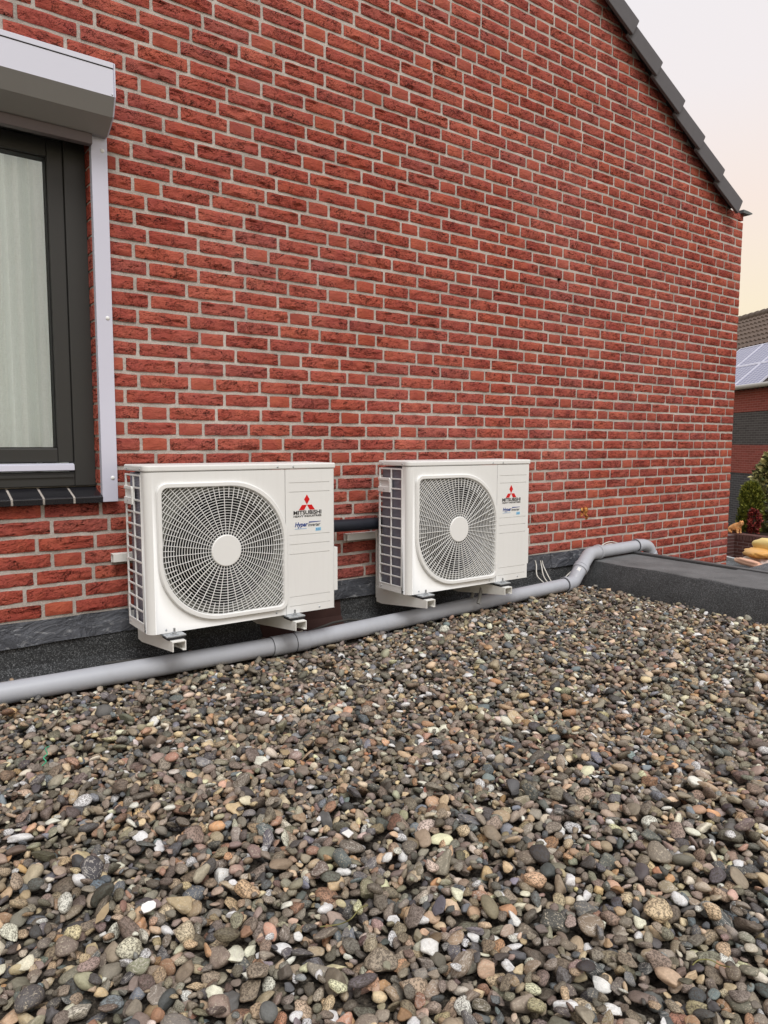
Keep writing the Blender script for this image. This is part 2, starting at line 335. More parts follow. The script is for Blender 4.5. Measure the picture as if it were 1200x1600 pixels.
def course(k):
    z = Z0+k*C
    if k in rows: u, v, s = rows[k]; x0 = on_y(u, v, 0)[0]
    else: x0, s = rr.uniform(-.2, .2), ''
    J = [(x0, None)]; x = x0; i = 0; since = 3
    while x < XR:
        if i < len(s): t = s[i]
        else: t = 'H' if (since >= 5 and rr.random() < .75) or (since >= 2 and rr.random() < .12) else 'S'
        since = 0 if t == 'H' else since+1
        L = S if t == 'S' else H
        if XR-x-L < .05: L = XR+.01-x
        x += L; J.append((x, t)); i += 1
    B = [(J[i][0], J[i+1][0]) for i in range(len(J)-1)]
    x = x0; since = 1
    while x > XL:
        t = 'H' if since >= 4 and rr.random() < .7 else 'S'; since = 0 if t == 'H' else since+1
        L = S if t == 'S' else H; B.append((x-L, x)); x -= L
    return z, B
JT = .0134
def brick_mesh(w, h, seed, nx=14, nz_=7, wob=1.0, fold=1.0):
    """hand-moulded brick: wavy outline, face creased by two to five overlapping folds"""
    r = random.Random(seed); d = .022; vs = []; fs = []
    def wave(a): 
        p = [(r.uniform(0, 6.3), r.uniform(15, 90), r.uniform(.3, 1)) for _ in range(4)]
        return lambda x: a*sum(q[2]*math.sin(x*q[1]+q[0]) for q in p)/2.0
    wt, wbm, wl_, wr_ = wave(.0013*wob), wave(.0011*wob), wave(.0009), wave(.0009)
    folds = []
    for _ in range(r.choice((2, 3, 3, 4, 5))):
        folds.append((r.uniform(-.4, .4)*w, r.uniform(-.36, .36)*h, r.uniform(-.16, .22), r.uniform(-2.2, 2.2), r.uniform(.12, .34)*w, r.uniform(.0022, .0050)*fold, r.uniform(.006, .014)))
    bw = wave(.0016*fold)
    for j in range(nz_+1):
        fz = j/nz_
        for i in range(nx+1):
            fx = i/nx; x0_ = -w/2+w*fx; z0_ = -h/2+h*fz
            x = x0_+(wl_(z0_*3) if i == 0 else 0)+(wr_(z0_*3) if i == nx else 0); z = z0_+(wt(x0_) if j == nz_ else 0)+(wbm(x0_) if j == 0 else 0)
            edge = i in (0, nx) or j in (0, nz_)
            y = -.0040+bw(x0_+z0_*2)
            for (cx, cz, sl_, cu, ln, am, wd) in folds:
                dx = x0_-cx; dz = z0_-(cz+sl_*dx+cu*dx*dx); win = max(0, 1-(dx/ln)**2)
                y += (-am*math.exp(-dz/wd) if dz > 0 else am*.9*math.exp(dz/(wd*.4)))*win
            if edge: y = max(y*.5, -.005)+.0016
            if i in (0, nx) and j in (0, nz_): x *= .994; z *= .955
            vs.append((x, min(y, .0008), z))
    n = nx+1
    for j in range(nz_):
        for i in range(nx): q = j*n+i; fs.append((q, q+1, q+n+1, q+n))
    ring = list(range(n))+[j*n+nx for j in range(1, nz_+1)]+[nz_*n+i for i in range(nx-1, -1, -1)]+[j*n for j in range(nz_-1, 0, -1)]
    b0 = len(vs); m = len(ring)
    for q in ring: vs.append((vs[q][0], d, vs[q][2]))
    for i in range(m): fs.append((ring[i], b0+i, b0+(i+1) % m, ring[(i+1) % m]))
    return vs, fs
bricks = []
for k in range(-44, 70):
    z, B = course(k)
    for a, b in B:
        xc = (a+b)/2; w = b-a-JT
        zt = min(gable(a), gable(b))
        if z > gable(xc)+(.05 if xc > 4.1 else .01): continue
        if z-.026 < .2 and xc < 2.98: continue
        if z < -1.6: continue
        if z > 4.3: continue
        # window opening
        if z+.02 > OZ0-.02 and z-.02 < OZ1:
            if -1.75 < xc < OX and b <= OX+.02: continue
            if a < OX < b: a = OX+.0; w = b-a-JT/2-.001; xc = a+.001+w/2
            elif a < -1.75 < b: b = -1.75; w = b-a-JT/2; xc = a+JT/2+w/2
            elif -1.75 < a and b < OX: continue
        if w < .02: continue
        # service hole with foam
        if abs(z-.427) < .03 and abs(xc-2.74) < .06: continue
        bricks.append((xc, z+rr.uniform(-.0012, .0012), w, w < .14))
def size_px(b):
    u, v, d = proj((b[0], 0, b[1]))
    if d < .2 or u < -60 or u > 1260 or v < -30 or v > 1100: return 0
    hid = 0
    if b[0] < OX and b[1] > .6: hid = 1 if b[1] < 2.24 and b[0] < -.1 else 0
    for x0 in (-.09, 1.1):                       # behind an outdoor unit
        uu = (u, v)
        if x0 < 1 and 235 < u < 515 and 745 < v < 950: hid = 1
        if x0 > 1 and 640 < u < 815 and 735 < v < 905: hid = 1
    return 0 if hid else b[2]/d/d
order = sorted(bricks, key=size_px, reverse=True)
near, far = order[:300], order[300:]
cache = {}
def bmesh_for(w, hd, var, mat):
    key = (round(w, 3), hd, var)
    if key not in cache:
        vs, fs = brick_mesh(w, C-.0143, int(int(w*1000)*37+var*101+int(hd)), 7 if hd else 14, 7, 1, .35 if hd else 1)
        me = bpy.data.meshes.new('brick'); me.from_pydata(vs, [], fs)
        bm = bmesh.new(); bm.from_mesh(me); bmesh.ops.recalc_face_normals(bm, faces=bm.faces); bm.to_mesh(me); bm.free()
        me.polygons.foreach_set('use_smooth', [True]*len(fs)); me.set_sharp_from_angle(angle=math.radians(46)); me.materials.append(mat); cache[key] = me
    return cache[key]
for i, (x, z, w, hd) in enumerate(near):
    o = bpy.data.objects.new('brick', bmesh_for(w, hd, i % 20, M['brick_h'] if hd else M['brick'])); COL.objects.link(o)
    o.parent = wall; o.location = Vector((x, rr.uniform(-.0015, .0015), z))-OFF[wall]; o.rotation_euler = (0, rr.uniform(-.006, .006), rr.uniform(-.008, .008))
V, Fc, T, MI = [], [], [], []
for i, (x, z, w, hd) in enumerate(far):
    vs, fs = brick_mesh(w, C-.0143, 1000+i % 40, 5 if hd else 10, 5, 1, .35 if hd else 1); n = len(V); dy = rr.uniform(-.0015, .0015)
    V += [(p[0]+x, p[1]+dy, p[2]+z+2.8) for p in vs]; Fc += [tuple(q+n for q in f) for f in fs]; T += [rr.random()]*len(vs); MI += [1 if hd else 0]*len(fs)
me = bpy.data.meshes.new('bricks'); me.from_pydata(V, [], Fc)
me.attributes.new('tint', 'FLOAT', 'POINT').data.foreach_set('value', T)
me.polygons.foreach_set('use_smooth', [True]*len(Fc)); me.materials.append(M['brick_a']); me.materials.append(M['brick_ha']); me.polygons.foreach_set('material_index', MI)
bm = bmesh.new(); bm.from_mesh(me); bmesh.ops.recalc_face_normals(bm, faces=bm.faces); bm.to_mesh(me); bm.free(); me.set_sharp_from_angle(angle=math.radians(40))
o = bpy.data.objects.new('bricks', me); COL.objects.link(o); o.parent = wall; o['kind'] = 'stuff'
# bricks returning into the window reveal
for k in range(-2, 21):
    z = Z0+k*C; w = .085 if k % 2 else .048
    if z < OZ0+.02: continue
    mb = MB(); mb.box(OX-.004, OX+.01, .006 if k % 2 == 0 else .004, .006+w, z-.026, z+.026); mb.build('brick', M['brick'], wall)
# foam-filled service hole
hx, hz = on_y(912, 803, 0)[0], on_y(912, 803, 0)[2]
pz = on_y(912, 803, 0)
mb = MB(); r2 = random.Random(3)
for q in range(14):
    c = (hx+r2.uniform(-.042, .042), -.002+r2.uniform(-.006, .004), hz+r2.uniform(-.03, .035)); rad = r2.uniform(.010, .022)
    mb.dome((c[0], c[1]+.006, c[2]), rad, (r2.uniform(-.3,.3), -1, r2.uniform(-.3,.3)), 9)
mb.build('pipe_hole_foam', M['foam'], house)
sh = on_y(872, 437, 0); mb = MB(); mb.disc((sh[0], -.008, sh[2]), .008, 'y', .012, 10); mb.build('drill_hole_dark', M['black_in'], house)  # black disc painted as the dark inside of a small hole

# window: frame, sash, pane, drip strip
win = MB()
FY = .055
def fr(x0, x1, z0, z1, y0=FY, y1=.13): win.box(x0, x1, y0, y1, z0, z1)
fr(-.243, OX-.001, .70, 2.055); fr(-1.749, -.243, .70, .755, FY+.001); fr(-1.749, -.243, 1.985, 2.055, FY+.001); fr(-1.749, -1.66, .755, 1.985)
win = win.build('window', M['anthracite'], house, bevel=.004)
mb = MB(); mb.box(-.300, -.2445, FY+.006, .125, .792, 1.98); mb.box(-1.655, -.300, FY+.007, .125, .792, .846); mb.box(-1.655, -.3, FY+.007, .125, 1.918, 1.98); mb.box(-1.655, -1.6, FY+.006, .125, .846, 1.918)
mb.build('sash', M['anthracite'], win, bevel=.004)
mb = MB(); mb.box(-.304, -.2985, FY+.02, .12, .845, 1.92); mb.box(-1.6, -.304, FY+.02, .12, .843, .850); mb.box(-1.6, -.304, FY+.02, .12, 1.914, 1.92); mb.build('gasket', M['gasket'], win)
mb = MB(); mb.add([(-1.6,FY+.04,.846),(-.30,FY+.04,.846),(-.30,FY+.04,1.918),(-1.6,FY+.04,1.918)], [(0,1,2,3)]); mb.build('pane', M['glass'], win)
mb = MB(); mb.prism([(FY-.012,.762),(FY-.010,.784),(FY+.01,.789),(FY+.01,.758)], 'x', -1.65, -.246); mb.build('drip_strip', M['alu_white'], win, bevel=.0015)
mb = MB(); mb.prism([(-.004+FY,.745),(FY+.02,.757),(FY+.02,.735),(FY-.004,.735)], 'x', -1.70, -.2475); mb.build('drain_ledge', M['anthracite'], win)
mb = MB(); mb.box(-1.749, OX-.002, FY+.02, .13, .655, .70); sillp = mb.build('window_sill', M['mortar'], house)
u0 = on_y(116, 775, -.03)[0]
xs = [OX-.002]; x = u0
while x > -1.8: xs.append(x); x -= .1065
for i in range(len(xs)-1):
    x1, x0 = xs[i]-(.004 if i else 0), xs[i+1]+.004
    mb = MB(); mb.prism([(-.034,.638),(-.036,.660),(-.030,.665),(FY+.018,.697),(FY+.018,.66)], 'x', x0, x1); mb.build('sill_tile', M['sill'], sillp, bevel=.002)
mb = MB(); mb.prism([(-.029,.640),(-.0305,.661),(FY+.016,.693),(FY+.016,.66)], 'x', -1.748, OX-.004); mb.build('sill_joint', M['mortar'], sillp)

# lead flashing and bitumen upstand at the wall foot
def wavy_strip(x0, x1, z0, z1, seed, y0=-.004, y1=-.016, amp=.005, n=None):
    r = np.random.default_rng(seed); n = n or max(8, int((x1-x0)/.035)); ph = r.uniform(0, 6, 6); fq = r.uniform(4, 22, 6); m = MB(); rows_ = 5; vs = []
    for j in range(rows_+1):
        t = j/rows_
        for i in range(n+1):
            x = x0+(x1-x0)*i/n; wv = sum(math.sin(x*fq[q]+ph[q]+t*2) for q in range(6))/6
            vs.append((x, y0+(y1-y0)*t-abs(wv)*amp*(.4+t)-.004*(0 if j else 0), z1+(z0-z1)*t+(wv*.006 if j == rows_ else (wv*.003 if j == 0 else 0))))
    fs = [(j*(n+1)+i, j*(n+1)+i+1, (j+1)*(n+1)+i+1, (j+1)*(n+1)+i) for j in range(rows_) for i in range(n)]
    nv = len(vs); vs += [(p[0], p[1]+.003, p[2]) for p in vs]; fs += [tuple(q+nv for q in f[::-1]) for f in fs]
    for i in range(n):
        a = rows_*(n+1)+i; fs.append((a, a+1, a+1+nv, a+nv)); fs.append((i+1, i, i+nv, i+1+nv))
    for e_ in (0, n):
        for j in range(rows_): a = j*(n+1)+e_; fs.append((a, a+n+1, a+n+1+nv, a+nv))
    return m.add(vs, fs, True)
fl = thing('lead_flashing', (0, -.01, .118), 'dark grey lead flashing strip along the foot of the red brick wall', 'flashing')
for i, (a, b) in enumerate(((-2.6,-1.35),(-1.38,-.245),(-.26,.9),(.875,1.95),(1.93,2.47),(2.455,2.96))):
    wavy_strip(a, b, .118, .205, 30+i, -.004-.003*(i % 2), -.018-.005*(i % 2), .009 if i < 4 else .018).build('lead_sheet', M['lead'], fl)
mb = MB(); mb.prism([(0,.135),(-.012,.135),(-.022,.04),(-.075,-.03),(-.09,-.08),(0,-.08)], 'x', -6, 2.80); up = tag(mb.build('bitumen_upstand', M['bitumen'], bevel=.006), kind='structure')
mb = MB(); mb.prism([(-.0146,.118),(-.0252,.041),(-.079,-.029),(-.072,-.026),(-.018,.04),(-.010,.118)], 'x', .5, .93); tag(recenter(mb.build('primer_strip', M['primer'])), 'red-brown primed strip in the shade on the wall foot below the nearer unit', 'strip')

# verge tiles, roof slope, eaves gutter
sl = math.atan(.6176); dx_, dz_ = math.cos(sl), -math.sin(sl)
pts = [on_y(u, v, -.05) for u, v in ((983.7,41),(1021,112.5),(1055,175),(1088.7,236),(1116,287.5),(1147.5,335))]
TL = (pts[-1][0]-pts[0][0])/5/dx_
end = pts[-1]
mb = MB(); mb.add([(.2,.0,gable(.2)+.05),(end[0]+.0,.0,gable(end[0]+.0)+.05),(end[0]+.0,9,gable(end[0]+.0)+.05),(.2,9,gable(.2)+.05),(.2,.0,gable(.2)-.03),(end[0]+.0,.0,gable(end[0]+.0)-.03),(end[0]+.0,9,gable(end[0]+.0)-.03),(.2,9,gable(.2)-.03)], [(0,1,2,3),(4,7,6,5),(0,4,5,1),(1,5,6,2),(2,6,7,3),(3,7,4,0)])
roofp = mb.build('roof', M['tile'], house)
mb = MB(); xa, xb = .4, end[0]+.012
mb.add([(xa,-.04,gable(xa)-.022),(xb,-.04,gable(xb)-.03),(xb,.0,gable(xb)-.03),(xa,.0,gable(xa)-.022),(xa,-.04,gable(xa)+.05),(xb,-.04,gable(xb)+.05),(xb,.0,gable(xb)+.05),(xa,.0,gable(xa)+.05)], [(0,3,2,1),(4,5,6,7),(0,1,5,4),(1,2,6,5),(2,3,7,6),(3,0,4,7)])
mb.build('verge_board', M['tile_under'], house)
nrm = (-dz_, dx_)                                           # upward normal of the slope in x, z
for i in range(13):
    ex, ez = end[0]-dx_*TL*i, end[2]-dz_*TL*i
    def P(s_, h): return (ex-dx_*s_+nrm[0]*h, ez-dz_*s_+nrm[1]*h)
    L = TL*1.06; mb = MB(); jit = random.uniform(-.003, .003)
    y0_, y1_ = -.078+jit, -.056+jit                           # the lower end laps over the next tile
    o4 = [(P(0, 0), y0_), (P(0, .110), y0_), (P(.006, .113), y0_), (P(L, .098), y1_), (P(L, -.012), y1_)]
    vs = [(p[0], y, p[1]) for p, y in o4]+[(p[0], y+.02, p[1]) for p, y in o4]
    mb.add(vs, [(0,1,2,3,4),(9,8,7,6,5)]+[(i_, (i_+1) % 5, 5+(i_+1) % 5, 5+i_) for i_ in range(5)])
    mb.prism([P(0, .09), P(0, .110), P(.006, .113), P(L, .098), P(L, .07)], 'y', y0_+.0205, .26)
    mb.build('verge_tile', M['tile'], house, bevel=.004)
mb = MB(); gx, gz = XR-.05, on_y(1152, 331, 0)[2]
mb.prism([(gx,gz-.006),(gx,gz+.016),(gx+.06,gz+.016),(gx+.125,gz+.012),(gx+.13,gz+.006),(gx+.10,gz-.006)], 'y', -.03, 8); mb.build('gutter', M['gutter'], house)

# ------------------------------------------------------------------ roller shutter
rs = thing('roller_shutter', (-.5, -.02, .64), 'light grey roller shutter box and guide rail fitted over the window', 'roller shutter')
bx1 = on_x(180.5, 154, -.112); fy = -.165
pA = (fy, 2.205); pB = (fy, 2.092); q1 = on_x(176, 181, -.112); q2 = on_x(165, 193, -.112)
prof = [(-.003,2.215),(fy+.012,2.215),(fy,2.19),(fy,2.092),(q1[1],q1[2]),(-.045,2.0),(-.003,2.0)]
prof = [(-.003,2.208),(fy+.006,2.208),(fy,2.203),(fy,2.092),(-.135,2.035),(-.062,1.995),(-.003,1.995)]
mb = MB(); mb.prism(prof, 'x', -1.85, -.115); hb = mb.build('housing', M['alu_grey'], rs, bevel=.002)
mb = MB(); mb.prism([(fy-.002,2.092),(-.137,2.033),(-.062,1.992),(-.003,1.992),(-.003,1.9945),(-.062,1.9945),(-.135,2.0355),(fy-.0002,2.0925)], 'x', -1.85, -.1152); mb.build('lower_cover', plain('dark_grey_cover', lin(140,139,137), .5, .35, var=.03), rs)
mb = MB(); mb.box(-1.85, -.1165, fy-.0028, fy+.0012, 2.1885, 2.2065); mb.build('cover_strip', M['alu_grey'], hb, bevel=.0008)
mb = MB(); mb.box(-1.85, -.1165, fy-.0006, fy+.001, 2.1855, 2.1885); mb.build('cover_gap', M['gasket'], hb)
mb = MB(); mb.prism([(a-.003 if a < -.05 else a, b) for a, b in prof], 'x', -.115, -.110); mb.build('end_cap', M['alu_white'], rs)
mb = MB(); mb.dome((-.122, fy-.001, 2.099), .003); mb.build('screw', M['zinc'], rs)
mb = MB(); mb.box(-1.80, -.166, -.055, -.025, 1.955, 1.996); mb.build('slat_end_bar', plain('end_bar_brown', lin(98,88,88), .5), rs, bevel=.002)
for xa, xb in ((-.1655, -.1075), (-1.81, -1.752)):
    mb = MB(); mb.box(xa, xb, -.032, -.006, .640, 2.0); gr = mb.build('guide_rail', M['alu_white'], rs, bevel=.0015)
    if xb > -1:
        for v in (237, 497, 747):
            zz = on_y(168, v, -.035)[2]; mb = MB(); mb.dome((xb-.018, -.031, zz), .0085); mb.build('screw_cap', M['white2'], gr)
# curtain
mb = MB(); nx_, nz_ = 220, 6; vs = []
for j in range(nz_+1):
    for i in range(nx_+1):
        x = -1.7+1.5*i/nx_; z = .72+1.35*j/nz_
        f = 1.25*math.sin(x*58+.9*math.sin(x*9))+.6*math.sin(x*131+1)
        vs.append((x, .145+.017*f*(1-.15*j/nz_), z))
mb.add(vs, [(j*(nx_+1)+i, j*(nx_+1)+i+1, (j+1)*(nx_+1)+i+1, (j+1)*(nx_+1)+i) for j in range(nz_) for i in range(nx_)], True)
cur = mb.build('curtain', M['curtain'])
tag(recenter(cur), 'white sheer curtain hanging in folds behind the window glass', 'curtain')

# ------------------------------------------------------------------ outdoor units
UX0, UX1, UY0, UY1, UZ0, UZ1 = -.112, .676, -.37, -.142, .178, .764
GX, GZ = .187, .4635
def rsq(half, Rb, Rs, n=14):
    """rounded square about the fan axis: big radius top right and bottom left"""
    P = []
    for (sx_, sz_, a0, r) in ((1, 1, 0, Rb), (-1, 1, 90, Rs), (-1, -1, 180, Rb), (1, -1, 270, Rs)):
        for k in range(n+1):
            a = math.radians(a0+90*k/n); P.append((GX+sx_*(half-r)+r*math.cos(a), GZ+sz_*(half-r)+r*math.sin(a)))
    return P
def inside(x, z, half, Rb, Rs):
    x -= GX; z -= GZ
    if abs(x) > half or abs(z) > half: return False
    r = Rb if x*z > 0 else Rs
    cx, cz = abs(x)-(half-r), abs(z)-(half-r)
    return not (cx > 0 and cz > 0 and cx*cx+cz*cz > r*r)
unit = thing('outdoor_unit', (.28, -.25, UZ0), 'white outdoor unit nearer the window, leftmost of the two', 'outdoor unit', 'outdoor units on the brick wall')
# front panel with the fan opening
bm = bmesh.new()
def loop(P): 
    vs = [bm.verts.new((p[0], UY0, p[1])) for p in P]; return [bm.edges.new((vs[i], vs[(i+1) % len(vs)])) for i in range(len(vs))]
RC = .028
E1 = loop([(UX0+RC, UZ0), (.4425, UZ0), (.4425, UZ1), (UX0+RC, UZ1)]); E2 = loop(rsq(.252, .232, .03))
bmesh.ops.triangle_fill(bm, use_beauty=True, use_dissolve=False, edges=E1+E2)
me = bpy.data.meshes.new('casing'); bm.to_mesh(me); bm.free()
mb = MB(); mb.add([tuple(v.co) for v in me.vertices], [tuple(p.vertices) for p in me.polygons])
arc = [(UX0+RC-RC*math.sin(math.radians(a)), UY0+RC-RC*math.cos(math.radians(a))) for a in range(0, 91, 10)]
vs = [(p[0], p[1], z) for z in (UZ0, UZ1) for p in arc]; n = len(arc)
mb.add(vs, [(i, i+1, n+i+1, n+i) for i in range(n-1)], True)
SY0 = UY0+RC+.022                                           # side panel: solid strip beside the front, grille behind it
mb.add([(UX0,UY0+RC,UZ0),(UX0,SY0,UZ0),(UX0,SY0,UZ1),(UX0,UY0+RC,UZ1)], [(0,1,2,3)])
mb.add([(UX0,SY0,UZ0),(UX0,UY1,UZ0),(UX0,UY1,UZ0+.03),(UX0,SY0,UZ0+.03)], [(0,1,2,3)])
mb.add([(UX0,UY0+RC,UZ0),(UX0+RC,UY0,UZ0),(UX1,UY0,UZ0),(UX1,UY1,UZ0),(UX0,UY1,UZ0)], [(0,1,2,3,4)])
mb.add([(.4425,UY0,UZ0),(.4425,UY0+.012,UZ0),(.4425,UY0+.012,UZ1),(.4425,UY0,UZ1)], [(0,1,2,3)])
mb.add([(UX1,UY1,UZ0),(UX0,UY1,UZ0),(UX0,UY1,UZ0+.05),(UX1,UY1,UZ0+.05)], [(0,1,2,3)])
mb.build('casing', M['white'], unit)
# service panel at the right with pressed lines
mb = MB(); px0, px1 = .4450, UX1; xa, xb = .462, .650
zl = [on_y(480, v, UY0)[2] for v in (753.7, 768, 834.6, 849, 864, 929.8, 944)]
zs = sorted([UZ0, UZ1]+[z-.0012 for z in zl]+[z+.0012 for z in zl]); gro = set(round(z, 4) for z in zl)
for i in range(len(zs)-1):
    z0, z1 = zs[i], zs[i+1]; g = round((z0+z1)/2, 4) in gro
    for a, b, mid in ((px0, xa, 0), (xa, xb, 1), (xb, px1-.006, 0)):
        y = UY0+(.0035 if (g and mid) else 0); mb.add([(a,y,z0),(b,y,z0),(b,y,z1),(a,y,z1)], [(0,1,2,3)])
        if g and mid:
            mb.add([(a,UY0,z0),(b,UY0,z0),(b,y,z0),(a,y,z0)], [(0,1,2,3)]); mb.add([(a,UY0,z1),(b,UY0,z1),(b,y,z1),(a,y,z1)], [(0,1,2,3)])
mb.add([(px1-.006,UY0,UZ0),(px1,UY0+.006,UZ0),(px1,UY0+.006,UZ1),(px1-.006,UY0,UZ1)], [(0,1,2,3)], False)
mb.add([(px1,UY0+.006,UZ0),(px1,UY1,UZ0),(px1,UY1,UZ1),(px1,UY0+.006,UZ1)], [(0,1,2,3)])
mb.add([(px0,UY0,UZ0),(px0,UY0+.012,UZ0),(px0,UY0+.012,UZ1),(px0,UY0,UZ1)], [(0,1,2,3)])
sp = mb.build('service_panel', M['white'], unit)
mb = MB(); mb.box(UX1, UX1+.030, -.345, -.2, .245, .43); mb.box(UX1, UX1+.032, -.342, -.2, .41, .4125); mb.build('valve_cover', M['white2'], unit, bevel=.006)
# lid
mb = MB(); lip = [(UX0-.003+RC-(RC)*math.sin(math.radians(a)), UY0-.003+RC-(RC)*math.cos(math.radians(a))) for a in range(0, 91, 15)]
mb.prism([(UX1+.003, UY0-.003)]+lip+[(UX0-.003, UY1+.003), (UX1+.003, UY1+.003)], 'z', UZ1+.0015, UZ1+.024); lid = mb.build('lid', M['white'], unit, bevel=.005)
for x in (.41, .48): mb = MB(); mb.dome((x, UY0-.003, UZ1+.011), .0042); mb.build('screw', M['zinc'], lid)
for y in (UY0+.045, UY1-.03): mb = MB(); mb.dome((UX0-.003, y, UZ1+.011), .0042, (-1,0,0)); mb.build('screw', M['zinc'], lid)
for x, z in ((-.05, UZ0+.013), (.40, UZ0+.013), (.60, UZ0+.013)): mb = MB(); mb.dome((x, UY0, z), .0045); mb.build('screw', M['zinc'], unit)
# fan guard: frame, rings and spokes
mb = MB(); A, B_, C_, D_ = rsq(.262, .24, .036), rsq(.258, .237, .034), rsq(.246, .228, .026), rsq(.2425, .2255, .022); n = len(A); vs = []
for P, y in ((A, UY0-.0005), (A, UY0-.007), (B_, UY0-.012), (C_, UY0-.012), (D_, UY0-.006), (D_, UY0+.012)): vs += [(p[0], y, p[1]) for p in P]
mb.add(vs, [(r*n+i, r*n+(i+1) % n, (r+1)*n+(i+1) % n, (r+1)*n+i) for r in range(5) for i in range(n)], True)
gf = mb.build('guard_frame', M['white2'], unit)
mb = MB(); hub = .0605; pitch = .0102; ringw = .0018; dep = .004; AR = (.2445, .2265, .024)
r = hub+pitch
while r < .33:
    N = 120 if r < .245 else 180
    for k in range(N):
        a0, a1 = 2*PI*k/N, 2*PI*(k+1)/N; am = (a0+a1)/2
        if r > .238 and not inside(GX+r*math.cos(am), GZ+r*math.sin(am), *AR): continue
        yo = UY0-.009+.004*(r/.24)
        v8 = [(GX+q*math.cos(a), y, GZ+q*math.sin(a)) for a in (a0, a1) for q, y in ((r-ringw/2, yo), (r+ringw/2, yo), (r+ringw/2, yo+dep), (r-ringw/2, yo+dep))]
        mb.add(v8, [(0,1,5,4),(1,2,6,5),(3,0,4,7)])
    r += pitch
NS = 36
for k in range(NS*2):
    a = 2*PI*(k+.25)/(NS*2); r0 = hub-.004 if k % 2 == 0 else .2; r1 = r0
    while inside(GX+(r1+.004)*math.cos(a), GZ+(r1+.004)*math.sin(a), *AR): r1 += .004
    if r1 < r0+.01: continue
    t = Vector((-math.sin(a), 0, math.cos(a))); w = .00095; vs = []
    for rr_ in (r0, r1):
        yo = UY0-.0105+.004*(rr_/.24); c = Vector((GX+rr_*math.cos(a), yo, GZ+rr_*math.sin(a))); vs += [c-t*w, c+t*w, c+t*w+Vector((0,dep,0)), c-t*w+Vector((0,dep,0))]
    mb.add(vs, [(0,1,5,4),(1,2,6,5),(3,0,4,7)])
tag(mb.build('fan_guard', M['white2'], unit), kind='stuff')
mb = MB(); mb.tube([(GX,UY0+.004,GZ),(GX,UY0-.010,GZ),(GX,UY0-.0125,GZ)], [hub,hub,hub-.003], 40); mb.build('hub_cap', M['white2'], unit)
# shroud plate with round mouth, fan
mb = MB(); N = 64; yS = UY0+.03; vs = []
outer = []
for k in range(N):
    a = 2*PI*k/N; c, s_ = math.cos(a), math.sin(a); q = .262/max(abs(c), abs(s_)); outer.append((GX+q*c, yS, GZ+q*s_))
vs = outer+[(GX+.232*math.cos(2*PI*k/N), yS, GZ+.232*math.sin(2*PI*k/N)) for k in range(N)]+[(GX+.222*math.cos(2*PI*k/N), yS+.012, GZ+.222*math.sin(2*PI*k/N)) for k in range(N)]+[(GX+.220*math.cos(2*PI*k/N), yS+.09, GZ+.220*math.sin(2*PI*k/N)) for k in range(N)]
mb.add(vs, [(r*N+k, r*N+(k+1) % N, (r+1)*N+(k+1) % N, (r+1)*N+k) for r in range(2) for k in range(N)], True); mb.build('shroud', M['grey_plastic'], unit)
mb = MB(); mb.add(vs[2*N:], [(k, (k+1) % N, N+(k+1) % N, N+k) for k in range(N)], True); mb.build('bellmouth', M['fan'], unit)
mb = MB(); mb.tube([(GX,yS+.012,GZ),(GX,yS+.09,GZ)], .06, 24); fan = mb.build('fan', M['fan'], unit)
for b in range(3):
    mb = MB(); vs = []; nr, na = 6, 8
    for i in range(nr+1):
        q = .055+.155*i/nr
        for j in range(na+1):
            t = j/na; a = 2*PI*b/3+.5+(t-.5)*1.35+.25*i/nr; vs.append((GX+q*math.cos(a), yS+.03+.05*t*(1-.3*i/nr), GZ+q*math.sin(a)))
    mb.add(vs, [(i*(na+1)+j, i*(na+1)+j+1, (i+1)*(na+1)+j+1, (i+1)*(na+1)+j) for i in range(nr) for j in range(na)], True); mb.build('blade', M['fan'], fan)
# inner cabinet
mb = MB(); mb.box(UX0+.035, .437, UY1-.055, UY1-.004, UZ0+.01, UZ1-.004); mb.box(.438, .441, UY0+.015, UY1-.004, UZ0+.01, UZ1-.004); mb.build('inner_wall', M['black_in'], unit)
mb = MB(); mb.box(UX0+.012, UX0+.03, SY0-.015, UY1-.055, UZ0+.012, UZ1-.006); mb.box(UX0+.018, UX0+.03, UY1-.055, UY1-.003, UZ0+.012, UZ1-.006); mb.build('coil', M['coil'], unit)
mb = MB(); mb.box(UX0+.032, UX0+.036, SY0-.015, UY1-.006, UZ0+.012, UZ1-.006); mb.build('coil_backing', M['black_in'], unit)
# side grille: 2 x 12 openings, moulded handle
mb = MB(); zt, zb = UZ1-.013, UZ0+.03; yy0, yy1 = SY0, UY1; ym = (yy0+yy1)/2-.006; x0, x1 = UX0-.0015, UX0+.0045; bw = .0034
for y, w in ((yy0+.002, .0032), (ym, bw), (yy1-.005, .005)): mb.box(x0, x1, y-w, y+w, zb, zt)
for i in range(13):
    z = zt+(zb-zt)*i/12; mb.box(x0+.0006, x1-.0006, yy0, yy1, z-bw, z+bw)
sg = mb.build('side_grille', M['white2'], unit, bevel=.001)
mb = MB(); zh = zt+(zb-zt)/12; hh = (zt-zb)/12
mb.prism([(ym+.002,zh-.004),(ym+.010,zh+.003),(yy1,zh+.003),(yy1,zh-.009),(ym+.018,zh-.009),(ym+.011,zh-.018),(ym+.011,zh-hh*.86),(yy1,zh-hh*.86),(yy1,zh-hh*1.42),(ym+.002,zh-hh*1.42)], 'x', UX0-.006, UX0+.006)
mb.box(UX0+.002, UX0+.005, ym+.004, yy1, zh-hh, zh); mb.build('handle', M['white2'], sg, bevel=.002)
mb = MB(); mb.dome((UX0-.006, (ym+yy1)/2, zh-hh*1.12), .004, (-1,0,0)); mb.build('screw', M['zinc'], sg)
